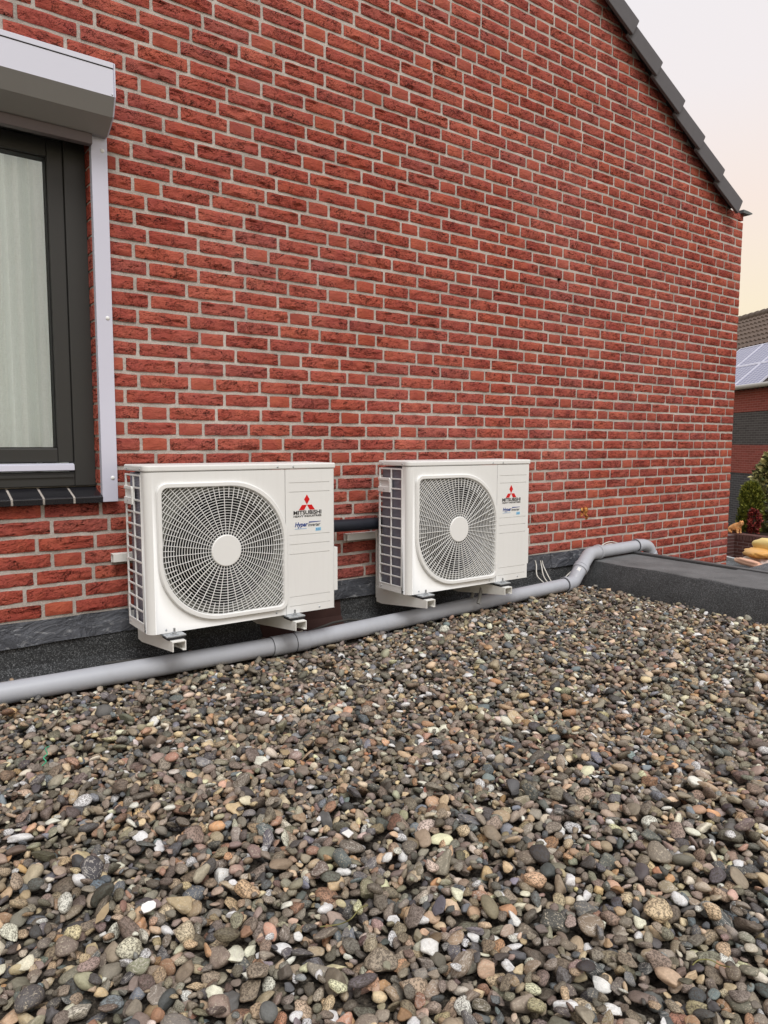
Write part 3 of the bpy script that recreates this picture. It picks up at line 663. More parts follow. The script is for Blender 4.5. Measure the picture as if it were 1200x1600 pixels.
for y in (yy0-.012, yy1-.02): mb = MB(); mb.dome((UX0, y, UZ0+.015), .0042, (-1,0,0)); mb.build('screw', M['zinc'], unit)
# emblem and lettering on the service panel
def flat(poly, mat, name, parent, lift=.0008):
    mb = MB(); mb.prism(poly, 'y', UY0-lift, UY0+.0004); return mb.build(name, mat, parent)
lx = on_y(479.5, 795, UY0)[0]; zt_ = on_y(479.5, 772.5, UY0)[2]; zb_ = on_y(480, 796.5, UY0)[2]
h = zt_-zb_; ww = .075; zm = zb_+h*.355
emb = flat([(lx, zt_), (lx+ww*.17, zm+h*.33), (lx, zm), (lx-ww*.17, zm+h*.33)], M['red'], 'emblem', sp)
flat([(lx-.0008, zm-.0015), (lx-ww*.3, zm-.0015), (lx-ww*.5, zb_), (lx-ww*.17, zb_)], M['red'], 'emblem', sp)
flat([(lx+.0008, zm-.0015), (lx+ww*.17, zb_), (lx+ww*.5, zb_), (lx+ww*.3, zm-.0015)], M['red'], 'emblem', sp)
def text(s_, x, z, w, hgt, mat, name, parent, off=.0, shear=0):
    cu = bpy.data.curves.new('t', 'FONT'); cu.body = s_; cu.size = 1; cu.offset = off; cu.shear = shear; cu.resolution_u = 3
    to = bpy.data.objects.new('t', cu); COL.objects.link(to); dg = bpy.context.evaluated_depsgraph_get(); me = bpy.data.meshes.new_from_object(to.evaluated_get(dg))
    bpy.data.objects.remove(to); bpy.data.curves.remove(cu)
    co = np.array([v.co[:] for v in me.vertices]); mn, mx_ = co.min(0), co.max(0)
    for v in me.vertices:
        px, pz_ = (v.co.x-mn[0])/(mx_[0]-mn[0]), (v.co.y-mn[1])/(mx_[1]-mn[1]); v.co = (x+px*w, UY0-.0009, z+pz_*hgt)
    me.name = name; return link(name, me, mat, parent)
xA, xB = on_y(458.5, 803, UY0)[0], on_y(502, 803, UY0)[0]
def zat(v): return on_y(480, v, UY0)[2]
text('MITSUBISHI', xA, zat(803.6), xB-xA, zat(797.2)-zat(803.6), M['ink'], 'lettering', sp, .03)
text('HEAVY INDUSTRIES', xA, zat(807.6), xB-xA, zat(804.5)-zat(807.6), M['ink'], 'lettering', sp, .03)
x1_, x2_, x3_ = on_y(460.5, 820, UY0)[0], on_y(481, 820, UY0)[0], on_y(500, 820, UY0)[0]
text('Hyper', x1_, zat(824.5), x2_-x1_, zat(815.2)-zat(824.5), M['blue'], 'lettering', sp, .03, .25)
text('Inverter', x2_+.001, zat(822.6), x3_-x2_, zat(817.4)-zat(822.6), M['ink'], 'lettering', sp, .015, .25)
flat([(x2_+.004, zat(816.9)), (x3_+.002, zat(815.9)), (x3_+.004, zat(815.2)), (x2_+.006, zat(815.0))], M['blue'], 'badge_stroke', sp)
flat([(x1_, zat(824.4)-.0035), (x2_-.006, zat(824.4)-.0035), (x2_-.006, zat(824.4)-.0022), (x1_, zat(824.4)-.0022)], M['badge_ink'], 'badge_stroke', sp)
bx0, bx1_ = on_y(493, 827, UY0)[0], on_y(501.5, 827, UY0)[0]
flat([(bx0, zat(830.6)), (bx1_, zat(830.2)), (bx1_, zat(824.9)), (bx0, zat(825.2))], M['sky_ink'], 'refrigerant_badge', sp, .0005)
text('R32', bx0+.003, zat(829.4), bx1_-bx0-.006, zat(826.3)-zat(829.4), M['badge_ink'], 'lettering', sp, .02)
# feet of the unit: steel strips with rubber and bolt
for fx_ in (-.028, .470):
    mb = MB(); mb.box(fx_-.037, fx_+.037, UY0-.045, UY1+.01, UZ0-.008, UZ0-.001); ft = mb.build('foot', M['zinc'], unit, bevel=.002)
    mb = MB(); mb.box(fx_-.034, fx_+.034, UY0-.048, UY0+.01, UZ0-.016, UZ0-.0082); mb.build('rubber_pad', M['rubber'], ft, bevel=.003)
    mb = MB(); mb.tube([(fx_,UY0-.024,UZ0-.012),(fx_,UY0-.024,UZ0+.022)], .0042, 8); mb.tube([(fx_,UY0-.024,UZ0-.001),(fx_,UY0-.024,UZ0+.007)], .0095, 6); mb.tube([(fx_,UY0-.024,UZ0-.001),(fx_,UY0-.024,UZ0+.0012)], .015, 14); mb.build('bolt', M['zinc'], ft)
DX = 1.182
unit2 = copy_tree(unit); unit2.location.x += DX
unit2['label'] = 'white outdoor unit farther from the window, rightmost of the two'

# ------------------------------------------------------------------ wall brackets
def bracket(ox, label, rail_x0, rail_x1):
    br = thing('wall_bracket', (ox+.22, -.02, .11), label, 'bracket', 'brackets under the outdoor units')
    mb = MB(); mb.box(rail_x0, rail_x1, -.010, -.0065, .398, .434); mb.box(rail_x0, rail_x1, -.040, -.010, .431, .434); mb.box(rail_x0, rail_x1, -.040, -.037, .402, .431)
    ra = mb.build('rail', M['bracket'], br, bevel=.001)
    mb = MB(); mb.disc((rail_x0+.075, -.0378, .417), .005, 'y', .0018, 10)
    mb.disc((rail_x1-.05, -.0378, .417), .005, 'y', .0018, 10); mb.build('slot', M['black_in'], ra)
    for x0 in (-.053+ox, .446+ox):
        x1 = x0+.050
        mb = MB(); mb.box(x0+.003, x1-.003, -.052, -.040, .105, .445); mb.build('post', M['bracket'], br, bevel=.0015)
        zt2 = UZ0-.0165; mb = MB()
        for xa, xb in ((x0, x0+.0035), (x1-.0035, x1)): mb.prism([(-.053, .088), (-.10, .085), (UY0-.072, zt2-.036), (UY0-.072, zt2), (-.053, zt2)], 'x', xa, xb)
        mb.box(x0+.0035, x1-.0035, UY0-.072, -.053, zt2-.0035, zt2); mb.box(x1-.012, x1-.0035, UY0-.071, -.12, zt2-.0355, zt2-.032)
        mb.build('arm', M['bracket'], br)
    return br
bracket(0, 'white steel bracket and rail carrying the unit nearer the window', on_y(176, 870, -.03)[0], .62)
bracket(DX-.008, 'white steel bracket and rail carrying the unit farther from the window', .957, 1.80)
# insulated line behind the units
mb = MB(); mb.tube([(.45,-.078,.50),(.62,-.078,.492),(.8,-.075,.484),(1.0,-.078,.481),(1.2,-.078,.480),(1.5,-.078,.480)], .029, 18)
tag(recenter(mb.build('insulated_pipe', M['insul'])), 'black insulated refrigerant line running along the wall between the two units', 'pipe')
# thin cable in the gap at the wall foot
mb = MB(); cp = [on_y(455, 1003, -.20), on_y(480, 988, -.16), on_y(520, 973, -.12), on_y(545, 968, -.10), on_y(575, 970, -.10), on_y(620, 968, -.09)]
mb.tube([(-.2,-.12,.03),(.1,-.14,.018)]+[(p[0],p[1],max(p[2],.012)) for p in cp], .0055, 8)
tag(recenter(mb.build('cable', M['cable_g'])), 'thin grey cable lying behind the pipe under the units', 'cable')

# ------------------------------------------------------------------ drain pipe
R = .0375
dp = thing('drain_pipe', (.5, -.25, -.012), 'long grey plastic drain pipe lying on the gravel and bending over the parapet', 'pipe')
a0, a1 = Vector((-1.9,-.212,.025)), Vector((.44,-.268,.025)); b0, b1 = Vector((.58,-.27,.025)), Vector((2.40,-.168,.043))
mb = MB(); mb.tube([a0.lerp(a1, t/8) for t in range(9)], R, 32); mb.build('straight_pipe', M['pvc'], dp)
mb = MB(); mb.tube([b0.lerp(b1, t/8) for t in range(9)], R, 32); mb.build('straight_pipe', M['pvc'], dp)
c0 = Vector((.425,-.268,.025)); c1 = Vector((.60,-.27,.025))
mb = MB(); mb.tube([c0, c0+Vector((.003,0,0)), c0.lerp(c1, .6), c0.lerp(c1, .62), c0.lerp(c1, .98), c1], [R+.001, R+.0035, R+.0035, R+.0030, R+.0030, R+.0005], 32); cp_ = mb.build('coupling', M['pvc'], dp)
for t in (-.006, .60): 
    q = c0.lerp(c1, t); mb = MB(); mb.tube([q, q+Vector((.0035,0,0))], R+.0042 if t > 0 else R+.0022, 32); mb.build('seal_ring', M['seal'], cp_)
def smooth_path(P, n=6):
    P = [Vector(p) for p in P]; out_ = []
    for i in range(len(P)-1):
        p0, p1, p2, p3 = P[max(i-1, 0)], P[i], P[i+1], P[min(i+2, len(P)-1)]
        for k in range(n):
            t = k/n; out_.append(.5*((2*p1)+(p2-p0)*t+(2*p0-5*p1+4*p2-p3)*t*t+(3*p1-p0-3*p2+p3)*t**3))
    return out_+[P[-1]]
EL = [(2.40,-.168,.043),(2.455,-.166,.046),(2.487,-.162,.055),(2.513,-.157,.075),(2.58,-.14,.121),(2.662,-.115,.168),(2.692,-.106,.183),(2.728,-.098,.190),(2.82,-.085,.192)]
def elbow(pts_, name='elbow'):
    mb = MB(); mb.tube(smooth_path(pts_), R+.0032, 28); o_ = mb.build(name, M['pvc'], dp)
    for q, nb in ((pts_[0], pts_[1]), (pts_[-1], pts_[-2])):
        q = Vector(q); d = (Vector(nb)-q).normalized(); mb = MB(); mb.tube([q-d*.001, q+d*.020, q+d*.024], [R+.0085, R+.0085, R+.003], 28); mb.build('collar', M['pvc'], o_)
        mb = MB(); mb.tube([q-d*.004, q-d*.001], R+.0045, 28); mb.build('seal_ring', M['seal'], o_)
    return o_
e1 = elbow(EL[:5]); e2 = elbow(EL[4:])
for e_, c in ((e1, (2.545,-.152,.098)), (e2, (2.70,-.107,.165))):
    mb = MB(); cc = Vector(c); n_ = (Vector(CAM)-cc); n_ = Vector((n_.x*.5, n_.y*.5, 1.6)).normalized(); tx = Vector((1,.2,.5)).normalized(); ty = n_.cross(tx).normalized(); tx = ty.cross(n_)
    pc = cc+n_*(R+.0042); mb.add([pc-tx*.016-ty*.010, pc+tx*.016-ty*.010, pc+tx*.016+ty*.010, pc-tx*.016+ty*.010, pc-tx*.016-ty*.010-n_*.004, pc+tx*.016-ty*.010-n_*.004, pc+tx*.016+ty*.010-n_*.004, pc-tx*.016+ty*.010-n_*.004], [(0,1,2,3),(0,4,5,1),(1,5,6,2),(2,6,7,3),(3,7,4,0)]); mb.build('sticker', M['white2'], e_)
mb = MB(); mb.tube([(2.80,-.087,.192),(3.0,-.083,.194),(3.225,-.079,.196)], R, 32); mb.build('straight_pipe', M['pvc'], dp)
elbow([(3.215,-.079,.196),(3.29,-.082,.196),(3.345,-.088,.175),(3.37,-.092,.12)])
mb = MB(); mb.tube([(3.37,-.092,.13),(3.375,-.093,-.6)], R, 24); mb.build('straight_pipe', M['pvc'], dp)
# condensate spouts over the pipe
for i, (u, v0, v1, lab) in enumerate(((747, 917, 943, 'short grey condensate spout pointing into the pipe, the nearer one to the gravel'), (737, 921, 934, 'short grey condensate spout under the farther unit, half hidden behind its twin'))):
    yb_ = -.27 if i == 0 else -.2; a, b = on_y(u+6-i*2, v0, yb_), on_y(u, v1, yb_-.02)
    mb = MB(); mb.tube([a+np.array([0,0,.05]), a, b], .009, 12); tag(recenter(mb.build('condensate_spout', plain('spout_grey', lin(134,134,132), .5))), lab, 'spout', 'condensate spouts')
# white cables at the wall
def cable(pts_, lab, name='white_cable', r=.0033, mat='cable_w'):
    mb = MB(); mb.tube(smooth_path(pts_, 7), r, 7); tag(recenter(mb.build(name, M[mat])), lab, 'cable', 'white cables by the pipe')
for i, (u0_, u1_, um) in enumerate(((838, 848, 836), (846, 855, 846), (849, 862, 853))):
    P0 = on_y(u0_, 884, -.025); P1 = on_y(um+3, 899, -.07); P2 = on_y(u1_, 909, -.12); P3 = on_y(u1_+10, 917, -.155)
    cable([P0+np.array([0,.01,.03]), P0, P1, P2, P3], ('leftmost thin white cable looping from flashing to pipe', 'middle thin white cable looping from flashing to pipe', 'rightmost thin white cable looping from flashing to pipe')[i])
cable([on_y(868, 911, -.14), on_y(878, 907, -.12), on_y(888, 897, -.11), on_y(897, 889, -.12)], 'thin white cable rising towards the pipe elbow')
cable([on_y(936, 856, -.05), on_y(945, 849, -.03), on_y(955, 846.5, -.02), on_y(966, 849, -.02), on_y(972, 853, -.03)], 'upper white cable arching above the pipe on the parapet')
cable([on_y(940, 855, -.05), on_y(949, 850.5, -.03), on_y(958, 850, -.025), on_y(966, 854, -.03)], 'lower white cable arching above the pipe on the parapet')

# ------------------------------------------------------------------ parapet and neighbouring roofs
par = thing('roof_parapet', (2.9, -1.6, -.08), 'dark bitumen covered parapet at the right edge of the gravel roof', 'parapet')
prof = [(-.025,-.3),(-.025,-.01),(.02,.07),(.063,.135),(.071,.143),(.084,.1465),(.49,.149),(.505,.143),(.51,.10),(.51,-2.7)]
def par_sheet(y0, y1, d, name, n=12):
    mb = MB(); vs = []; m = len(prof)
    for i in range(n+1):
        y = y0+(y1-y0)*i/n
        for j, (a, z) in enumerate(prof):
            w = .004*math.sin(y*7+j*1.3)+.003*math.sin(y*17+j)
            vs.append((par_x(y, a-(d if j < 4 else 0))+(w if 0 < j < 5 else 0), y, z+(d if 3 <= j <= 7 else 0)+(w*.6 if 2 < j < 6 else 0)))
    mb.add(vs, [(i*m+j, i*m+j+1, (i+1)*m+j+1, (i+1)*m+j) for i in range(n) for j in range(m-1)]+[tuple(range(m)), tuple(n*m+j for j in range(m))], True)
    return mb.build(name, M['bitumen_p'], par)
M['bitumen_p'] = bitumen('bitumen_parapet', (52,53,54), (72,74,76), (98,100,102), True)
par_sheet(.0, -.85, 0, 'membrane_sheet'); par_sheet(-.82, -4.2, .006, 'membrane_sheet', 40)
mb = MB(); vs = []
for y in (.0, -4.2):
    for a, z in ((.482,.153),(.482,.163),(.516,.165),(.516,.115),(.512,.115),(.512,.153)): vs.append((par_x(y, a), y, z))
mb.add(vs, [(i, (i+1) % 6, 6+(i+1) % 6, 6+i) for i in range(6)]+[(0,1,2,3,4,5),(11,10,9,8,7,6)]); mb.build('edge_trim', plain('edge_trim_metal', lin(96,98,100), .5, .4, .3), par)
f0, f1 = on_z(1150, 890, .15), on_z(1200, 877, .15); d_ = f1-f0; f2 = f1+d_*4
xp = lambda y: par_x(y, .521)
mb = MB(); mb.prism([(xp(f0[1]), f0[1]), (f1[0], f1[1]), (f2[0], f2[1]), (f2[0], -5.5), (xp(-5.5), -5.5)], 'z', -2.75, .140); tag(mb.build('adjoining_roof', M['bitumen_roof']), kind='structure')
ZB = -.46
g0, g1 = on_z(1128, 873, ZB), on_z(1165, 882, ZB); dg_ = (g1-g0)/np.linalg.norm(g1-g0); pb = np.array([-dg_[1], dg_[0], 0])
if pb@(CAM-g0) < 0: pb = -pb
A0, A1 = g0-dg_*.5, g1+dg_*2.5
mb = MB(); mb.prism([(A0[0],A0[1]),(A1[0],A1[1]),tuple((A1+pb*2.2)[:2]),tuple((A0+pb*1.4)[:2])], 'z', -2.77, ZB); tag(mb.build('lower_roof', M['bitumen_roof']), kind='structure')
mb = MB(); q = [A0, A1, A1-pb*.05, A0-pb*.05]; mb.prism([(p[0],p[1]) for p in q], 'z', ZB-.1, ZB+.035); tag(recenter(mb.build('roof_edge_trim', plain('pale_trim', lin(176,178,180), .5))), 'pale metal trim along the far edge of the lower grey roof', 'trim')

# ------------------------------------------------------------------ gravel
print('gravel...')
def cubesphere(n):
    vs = {}; fs = []
    def vid(p):
        k = tuple(round(c, 5) for c in p)
        if k not in vs: vs[k] = len(vs)
        return vs[k]
    for ax in range(3):
        for sgn in (-1, 1):
            for i in range(n):
                for j in range(n):
                    q = []
                    for a, b in ((i,j),(i+1,j),(i+1,j+1),(i,j+1)):
                        p = [0,0,0]; p[ax] = sgn; p[(ax+1)%3] = math.tan((a/n*2-1)*PI/4); p[(ax+2)%3] = math.tan((b/n*2-1)*PI/4); q.append(vid(p))
                    fs.append(q if sgn > 0 else q[::-1])
    v = np.array(list(vs.keys())); v /= np.linalg.norm(v, axis=1)[:, None]; return v, np.array(fs)
def variants(n, K):
    v0, f = cubesphere(n); out_ = []
    for k in range(K):
        r = np.random.default_rng(900+k); v = v0.copy()
        if k % 4 != 0:                                       # angular stones
            for m in range(r.integers(6, 10)):
                nn = r.normal(size=3); nn /= np.linalg.norm(nn); d = r.uniform(.42, .82); ex = np.maximum(0, v@nn-d); v -= ex[:, None]*nn*.95
        else:                                                # rounded pebbles
            for m in range(r.integers(2, 6)):
                nn = r.normal(size=3); nn /= np.linalg.norm(nn); d = r.uniform(.6, .92); ex = np.maximum(0, v@nn-d); v -= ex[:, None]*nn*.8
        for m in range(4):
            w = r.normal(size=3)*2.2; v *= (1+.055*np.sin(v0@w+r.uniform(0, 6)))[:, None]
        v -= (v.max(0)+v.min(0))/2; v /= (v.max(0)-v.min(0)).max()/2*np.array([1,1,1]); out_.append(v)
    return np.array(out_), f
K = 48
VXL, FXL = variants(2, K); VLO, FLO = variants(3, K); VHI, FHI = variants(5, K)
gx0, gx1, gy0, gy1, cell = -1.75, 2.85, -3.05, -.06, .004
nxg, nyg = int((gx1-gx0)/cell), int((gy1-gy0)/cell)
BASE = -.058; HM = np.full((nxg, nyg), BASE); ID = np.full((nxg, nyg), -1, int)
XX = gx0+(np.arange(nxg)+.5)*cell; YY = gy0+(np.arange(nyg)+.5)*cell
GXm, GYm = np.meshgrid(XX, YY, indexing='ij')
pu, pv, pd = proj(np.stack([GXm, GYm, np.zeros_like(GXm)], -1))
ok = (pd > .25) & (pu > -260) & (pu < 1440) & (pv < 1800) & (GXm < par_x(GYm, .03)) & (GYm < -.07)
cells = np.argwhere(ok); print('gravel area', len(cells)*cell*cell)
PEB = []; goal = .0
r3 = np.random.default_rng(4); batch = 0
def target(x, y):                                           # the bed heaps up a little towards the parapet and under the elbow
    return .012*math.sin(x*2.1+1)*math.sin(y*2.6)+.004*max(0, min(1, (x-2.2)/.45))-.016
TG = .012*np.sin(GXm*2.1+1)*np.sin(GYm*2.6)+.004*np.clip((GXm-2.2)/.45, 0, 1)-.016
live = cells
for it in range(40):
    low = live[HM[live[:, 0], live[:, 1]] < TG[live[:, 0], live[:, 1]]-.006]
    if len(low) < len(cells)*.02: break
    nadd = min(5000, max(200, int(len(low)*cell*cell*3200)))
    pick = low[r3.integers(0, len(low), nadd)]
    for ci, cj in pick:
        if HM[ci, cj] > TG[ci, cj]: continue
        L = float(np.clip(.0218*math.exp(r3.normal()*.39), .010, .058)); a = L/2; b = a*r3.uniform(.5, .92); c = a*r3.uniform(.26, .58); yaw = r3.uniform(0, PI)
        m = int(a/cell)+1; i0, i1, j0, j1 = max(ci-m, 0), min(ci+m+1, nxg), max(cj-m, 0), min(cj+m+1, nyg)
        px = (np.arange(i0, i1)-ci)*cell; py = (np.arange(j0, j1)-cj)*cell
        ca, sa = math.cos(yaw), math.sin(yaw)
        q = ((px[:, None]*ca+py[None, :]*sa)/a)**2+((-px[:, None]*sa+py[None, :]*ca)/b)**2; ins = q < .92
        if not ins.any(): continue
        prf = c*np.sqrt(np.maximum(0, 1-q)); hh_ = HM[i0:i1, j0:j1]
        zc = float(np.percentile((hh_+prf)[ins], 72)); zc = max(zc, BASE+c*.6)
        top = zc+prf; sub = ins & (top > hh_)
        hh_[sub] = top[sub]; ID[i0:i1, j0:j1][sub] = len(PEB)
        PEB.append((XX[ci], YY[cj], zc, a, b, c, yaw))
PEB = np.array(PEB); own = np.bincount(ID[ID >= 0], minlength=len(PEB)); keep = np.where(own > 3)[0]
print('pebbles', len(PEB), 'kept', len(keep))
PEB = PEB[keep]; own = own[keep]; NP = len(PEB)
def seg_d(P_, a_, b_):
    a_, b_ = np.array(a_), np.array(b_); ab = b_-a_; t_ = np.clip(((P_-a_)@ab)/(ab@ab), 0, 1); return np.linalg.norm(P_-(a_+t_[:, None]*ab), axis=1)
axis_ = [tuple(a0), tuple(a1), tuple(b0), tuple(b1)]+EL
dmin = np.min([seg_d(PEB[:, :3], axis_[i], axis_[i+1]) for i in range(len(axis_)-1)], axis=0)
okp = dmin > R+.006+.55*PEB[:, 3]; PEB = PEB[okp]; own = own[okp]; NP = len(PEB)
# colours
pal = [((104,97,87),.19),((124,114,101),.19),((80,80,80),.13),((112,107,95),.09),((138,124,106),.10),((160,140,114),.09),((186,164,134),.065),((212,201,180),.07),((222,216,204),.010),((164,128,94),.022),((140,110,90),.035),((120,104,96),.045),((100,105,109),.055)]
pw = np.array([p[1] for p in pal]); pc_ = np.array([lin(*p[0])[:3] for p in pal]); ch = r3.choice(len(pal), NP, p=pw/pw.sum())
colr = 1.3*pc_[ch]*np.exp(r3.normal(size=(NP, 1))*.27)*np.exp(r3.normal(size=(NP, 3))*.05); g_ = colr.mean(1, keepdims=True); colr = np.clip(g_+(colr-g_)*.98, .014, .70)
kind_ = r3.random(NP)
# orientation
def rotm(ax, an):
    c, s = np.cos(an), np.sin(an); o_, z_ = np.ones_like(c), np.zeros_like(c)
    if ax == 2: Mx = [c,-s,z_,s,c,z_,z_,z_,o_]
    elif ax == 0: Mx = [o_,z_,z_,z_,c,-s,z_,s,c]
    else: Mx = [c,z_,s,z_,o_,z_,-s,z_,c]
    return np.stack(Mx, -1).reshape(-1, 3, 3)
Rm = rotm(2, PEB[:, 6])@rotm(0, r3.normal(size=NP)*.42)@rotm(1, r3.normal(size=NP)*.36)
vk = r3.integers(0, K, NP); dist = np.linalg.norm(PEB[:, :3]-CAM, axis=1)
uu, vv, dd = proj(PEB[:, :3]); inview = (uu > -10) & (uu < 1210) & (vv > 0) & (vv < 1640)
hi = (dist < 1.55) & (own > 12); lo = (dist > 2.35) | (own < 9)
score = np.where(inview, own/dist**2, 0); big = np.argsort(-score)[:300]; isbig = np.zeros(NP, bool); isbig[big] = True
def pebmat():
    t = NT('pebble_stone', .62, .35)
    col = t.node('ShaderNodeAttribute', attribute_name='Col').outputs['Color']; kd = t.node('ShaderNodeAttribute', attribute_name='pattern').outputs['Fac']; lp = t.node('ShaderNodeAttribute', attribute_name='local').outputs['Vector']
    p = t.pos(); fine = t.noise(p, 420, 5, .65); med = t.noise(lp, 1.7, 5, .65, .8); sp = t.noise(lp, 5.5, 4, .7, .4)
    c = t.hsv(col, v=t.math('ADD', t.math('MULTIPLY_ADD', med, 1.0, .35), t.math('MULTIPLY_ADD', fine, .6, -.15)))
    dirt = t.mix(t.math('MULTIPLY', t.math('GREATER_THAN', kd, .55), t.ramp(sp, (.46, 0), (.56, .75))), c, lin(66,58,50))
    lich = t.mix(t.math('MULTIPLY', t.math('LESS_THAN', kd, .26), t.ramp(sp, (.55, 0), (.63, .8))), dirt, lin(188,178,158))
    vein = t.noise(t.mapv(lp, (1,1,3)), 1.2, 3, .5, 1.2); vm = t.math('MULTIPLY', t.math('LESS_THAN', t.math('ABSOLUTE', t.math('SUBTRACT', kd, .4)), .06), t.ramp(vein, (.47, 0), (.5, .8), (.53, 0)))
    t.base(t.mix(vm, lich, lin(206,200,190))); t.rough(t.math('MULTIPLY_ADD', med, .4, .42)); t.bump(fine, .35, .0012); t.bump(med, .5, .003); return t.m
M['pebble'] = pebmat()
def peb_verts(idx, VB): 
    p = PEB[idx]; v = VB[vk[idx]]*p[:, None, 3:6]*np.array([1, 1, 1.05]); return np.einsum('nij,nvj->nvi', Rm[idx], v)
def fill_attr(me, n, colv, kd, loc):
    a = me.attributes.new('Col', 'FLOAT_COLOR', 'POINT'); c4 = np.ones((n, 4), np.float32); c4[:, :3] = colv; a.data.foreach_set('color', c4.ravel())
    me.attributes.new('pattern', 'FLOAT', 'POINT').data.foreach_set('value', np.asarray(kd, np.float32))
    me.attributes.new('local', 'FLOAT_VECTOR', 'POINT').data.foreach_set('vector', np.asarray(loc, np.float32).ravel())
def quads(me, co, fq):
    me.vertices.add(len(co)); me.vertices.foreach_set('co', co.astype(np.float32).ravel()); nq = len(fq)
    me.loops.add(nq*4); me.loops.foreach_set('vertex_index', fq.astype(np.int32).ravel()); me.polygons.add(nq)
    me.polygons.foreach_set('loop_start', np.arange(nq, dtype=np.int32)*4); me.polygons.foreach_set('loop_total', np.full(nq, 4, np.int32)); me.update(calc_edges=True)
    me.polygons.foreach_set('use_smooth', np.ones(nq, bool))
bed = tag(bpy.data.objects.new('gravel_bed', None), kind='structure'); COL.objects.link(bed); OFF[bed] = Vector((0, 0, 0))
COs, FQs, cc_, kk_, ll_ = [], [], [], [], []; base_i = 0
for VB, FB, sel in ((VXL, FXL, lo & ~hi & ~isbig), (VLO, FLO, ~lo & ~hi & ~isbig), (VHI, FHI, hi & ~isbig)):
    idx = np.where(sel)[0]
    if not len(idx): continue
    v = peb_verts(idx, VB)+PEB[idx][:, None, :3]; nv = VB.shape[1]
    COs.append(v.reshape(-1, 3)); FQs.append((FB[None]+(np.arange(len(idx))*nv)[:, None, None]).reshape(-1, 4)+base_i); base_i += len(idx)*nv
    cc_.append(np.repeat(colr[idx], nv, 0)); kk_.append(np.repeat(kind_[idx], nv)); ll_.append((VB[vk[idx]]+r3.uniform(0, 50, (len(idx), 1, 3))).reshape(-1, 3))
me = bpy.data.meshes.new('gravel'); co = np.concatenate(COs); quads(me, co, np.concatenate(FQs)); fill_attr(me, len(co), np.concatenate(cc_), np.concatenate(kk_), np.concatenate(ll_)); me.materials.append(M['pebble'])
go = bpy.data.objects.new('gravel', me); COL.objects.link(go); go.parent = bed; go['kind'] = 'stuff'; print('gravel quads', len(me.polygons))
for i in big:
    v = peb_verts(np.array([i]), VHI)[0]; me = bpy.data.meshes.new('pebble'); quads(me, v, FHI); n = len(v); fill_attr(me, n, np.repeat(colr[i:i+1], n, 0), np.full(n, kind_[i]), VHI[vk[i]]+r3.uniform(0, 50, 3)); me.materials.append(M['pebble'])
    o = bpy.data.objects.new('pebble', me); COL.objects.link(o); o.parent = bed; o.location = PEB[i, :3]
def ztop(x, y):
    i, j = int((x-gx0)/cell), int((y-gy0)/cell); return float(HM[max(i-2, 0):i+3, max(j-2, 0):j+3].max())
# the sheet under the pebbles
mb = MB(); mb.add([(-6,-6,-.026),(par_x(-6,.05),-6,-.026),(par_x(-.02,.05),-.02,-.026),(-6,-.02,-.026)], [(0,1,2,3)]); _t = NT('gravel_grit', .95, .1); _n = _t.noise(_t.pos(), 90, 5, .7); _t.base(_t.ramp(_n, (.35, lin(40,37,34)), (.55, lin(96,90,82)), (.7, lin(140,130,116)))); _t.bump(_n, 1, .02); mb.build('grit_layer', _t.m, bed)

# ------------------------------------------------------------------ litter on the gravel
def shard(u, v, pts_, mat, lab, cat, name, tilt=(.15, .1), th=.003, rz=0):
    p = on_z(u, v, 0); z = ztop(p[0], p[1]); p = on_z(u, v, z+.004); mb = MB(); mb.prism(pts_, 'z', 0, th); o = mb.build(name, mat, bevel=.0008)
    o.location = p; o.rotation_euler = (tilt[0], tilt[1], rz); tag(o, lab, cat); return o
chip = plain('white_chip', lin(232,232,230), .6, .3, var=.04); cardc = plain('dry_leaf', lin(158,140,112), .85, .1, var=.3, vs=60); slate = plain('slate_shard', lin(92,92,90), .7, .3)
shard(232, 1417, [(-.012,-.009),(-.002,-.011),(.010,-.009),(.014,-.001),(.012,.006),(.003,.010),(-.009,.009),(-.014,.002)], chip, 'small white plastic chip lying on the gravel in the left foreground', 'chip', 'plastic_chip', (.35, -.1))
shard(543, 1303, [(-.016,-.010),(.014,-.009),(.018,.006),(-.012,.010)], chip, 'thin white chip lying in the middle of the gravel', 'chip', 'plastic_chip', (.3, .2), rz=.6)
shard(445, 1176, [(-.016,-.006),(-.004,-.013),(.012,-.010),(.020,.006),(.006,.010),(-.006,.013)], cardc, 'dry tan leaf on the gravel below the nearer unit', 'leaf', 'dry_leaf', (.25, .1), .0012, .4)
shard(160, 1428, [(-.022,-.004),(-.006,-.010),(.010,-.006),(.024,.008),(.010,.009),(-.008,.006)], cardc, 'dry tan leaf among the pebbles in the left foreground', 'leaf', 'dry_leaf', (.25, -.2), .0012, .5)
shard(1090, 991, [(-.02,-.01),(.018,-.014),(.024,.01),(-.01,.014)], chip, 'white scrap on the gravel near the parapet', 'scrap', 'paper_scrap', (.2, .1), .002)
shard(783, 962, [(-.035,-.02),(.03,-.028),(.018,.03)], slate, 'grey triangular shard leaning against the drain pipe', 'shard', 'slate_shard', (.75, .1), .006, .9)
def strand(pix, mat, lab, cat, name, r=.0012, lift=.004):
    P = []
    for u, v in pix:
        p = on_z(u, v, 0); z = ztop(p[0], p[1])+lift; P.append(on_z(u, v, z))
    mb = MB(); mb.tube(smooth_path(P, 5), r, 6); tag(recenter(mb.build(name, mat)), lab, cat)
strand([(66,1196),(72,1190),(68,1184),(74,1178),(71,1170),(77,1166)], plain('green_twine', lin(70,170,130), .6), 'scrap of frayed green twine on the gravel at the left', 'twine', 'green_twine', .0016, .012)
gm = plain('dry_grass', lin(120,116,72), .8)
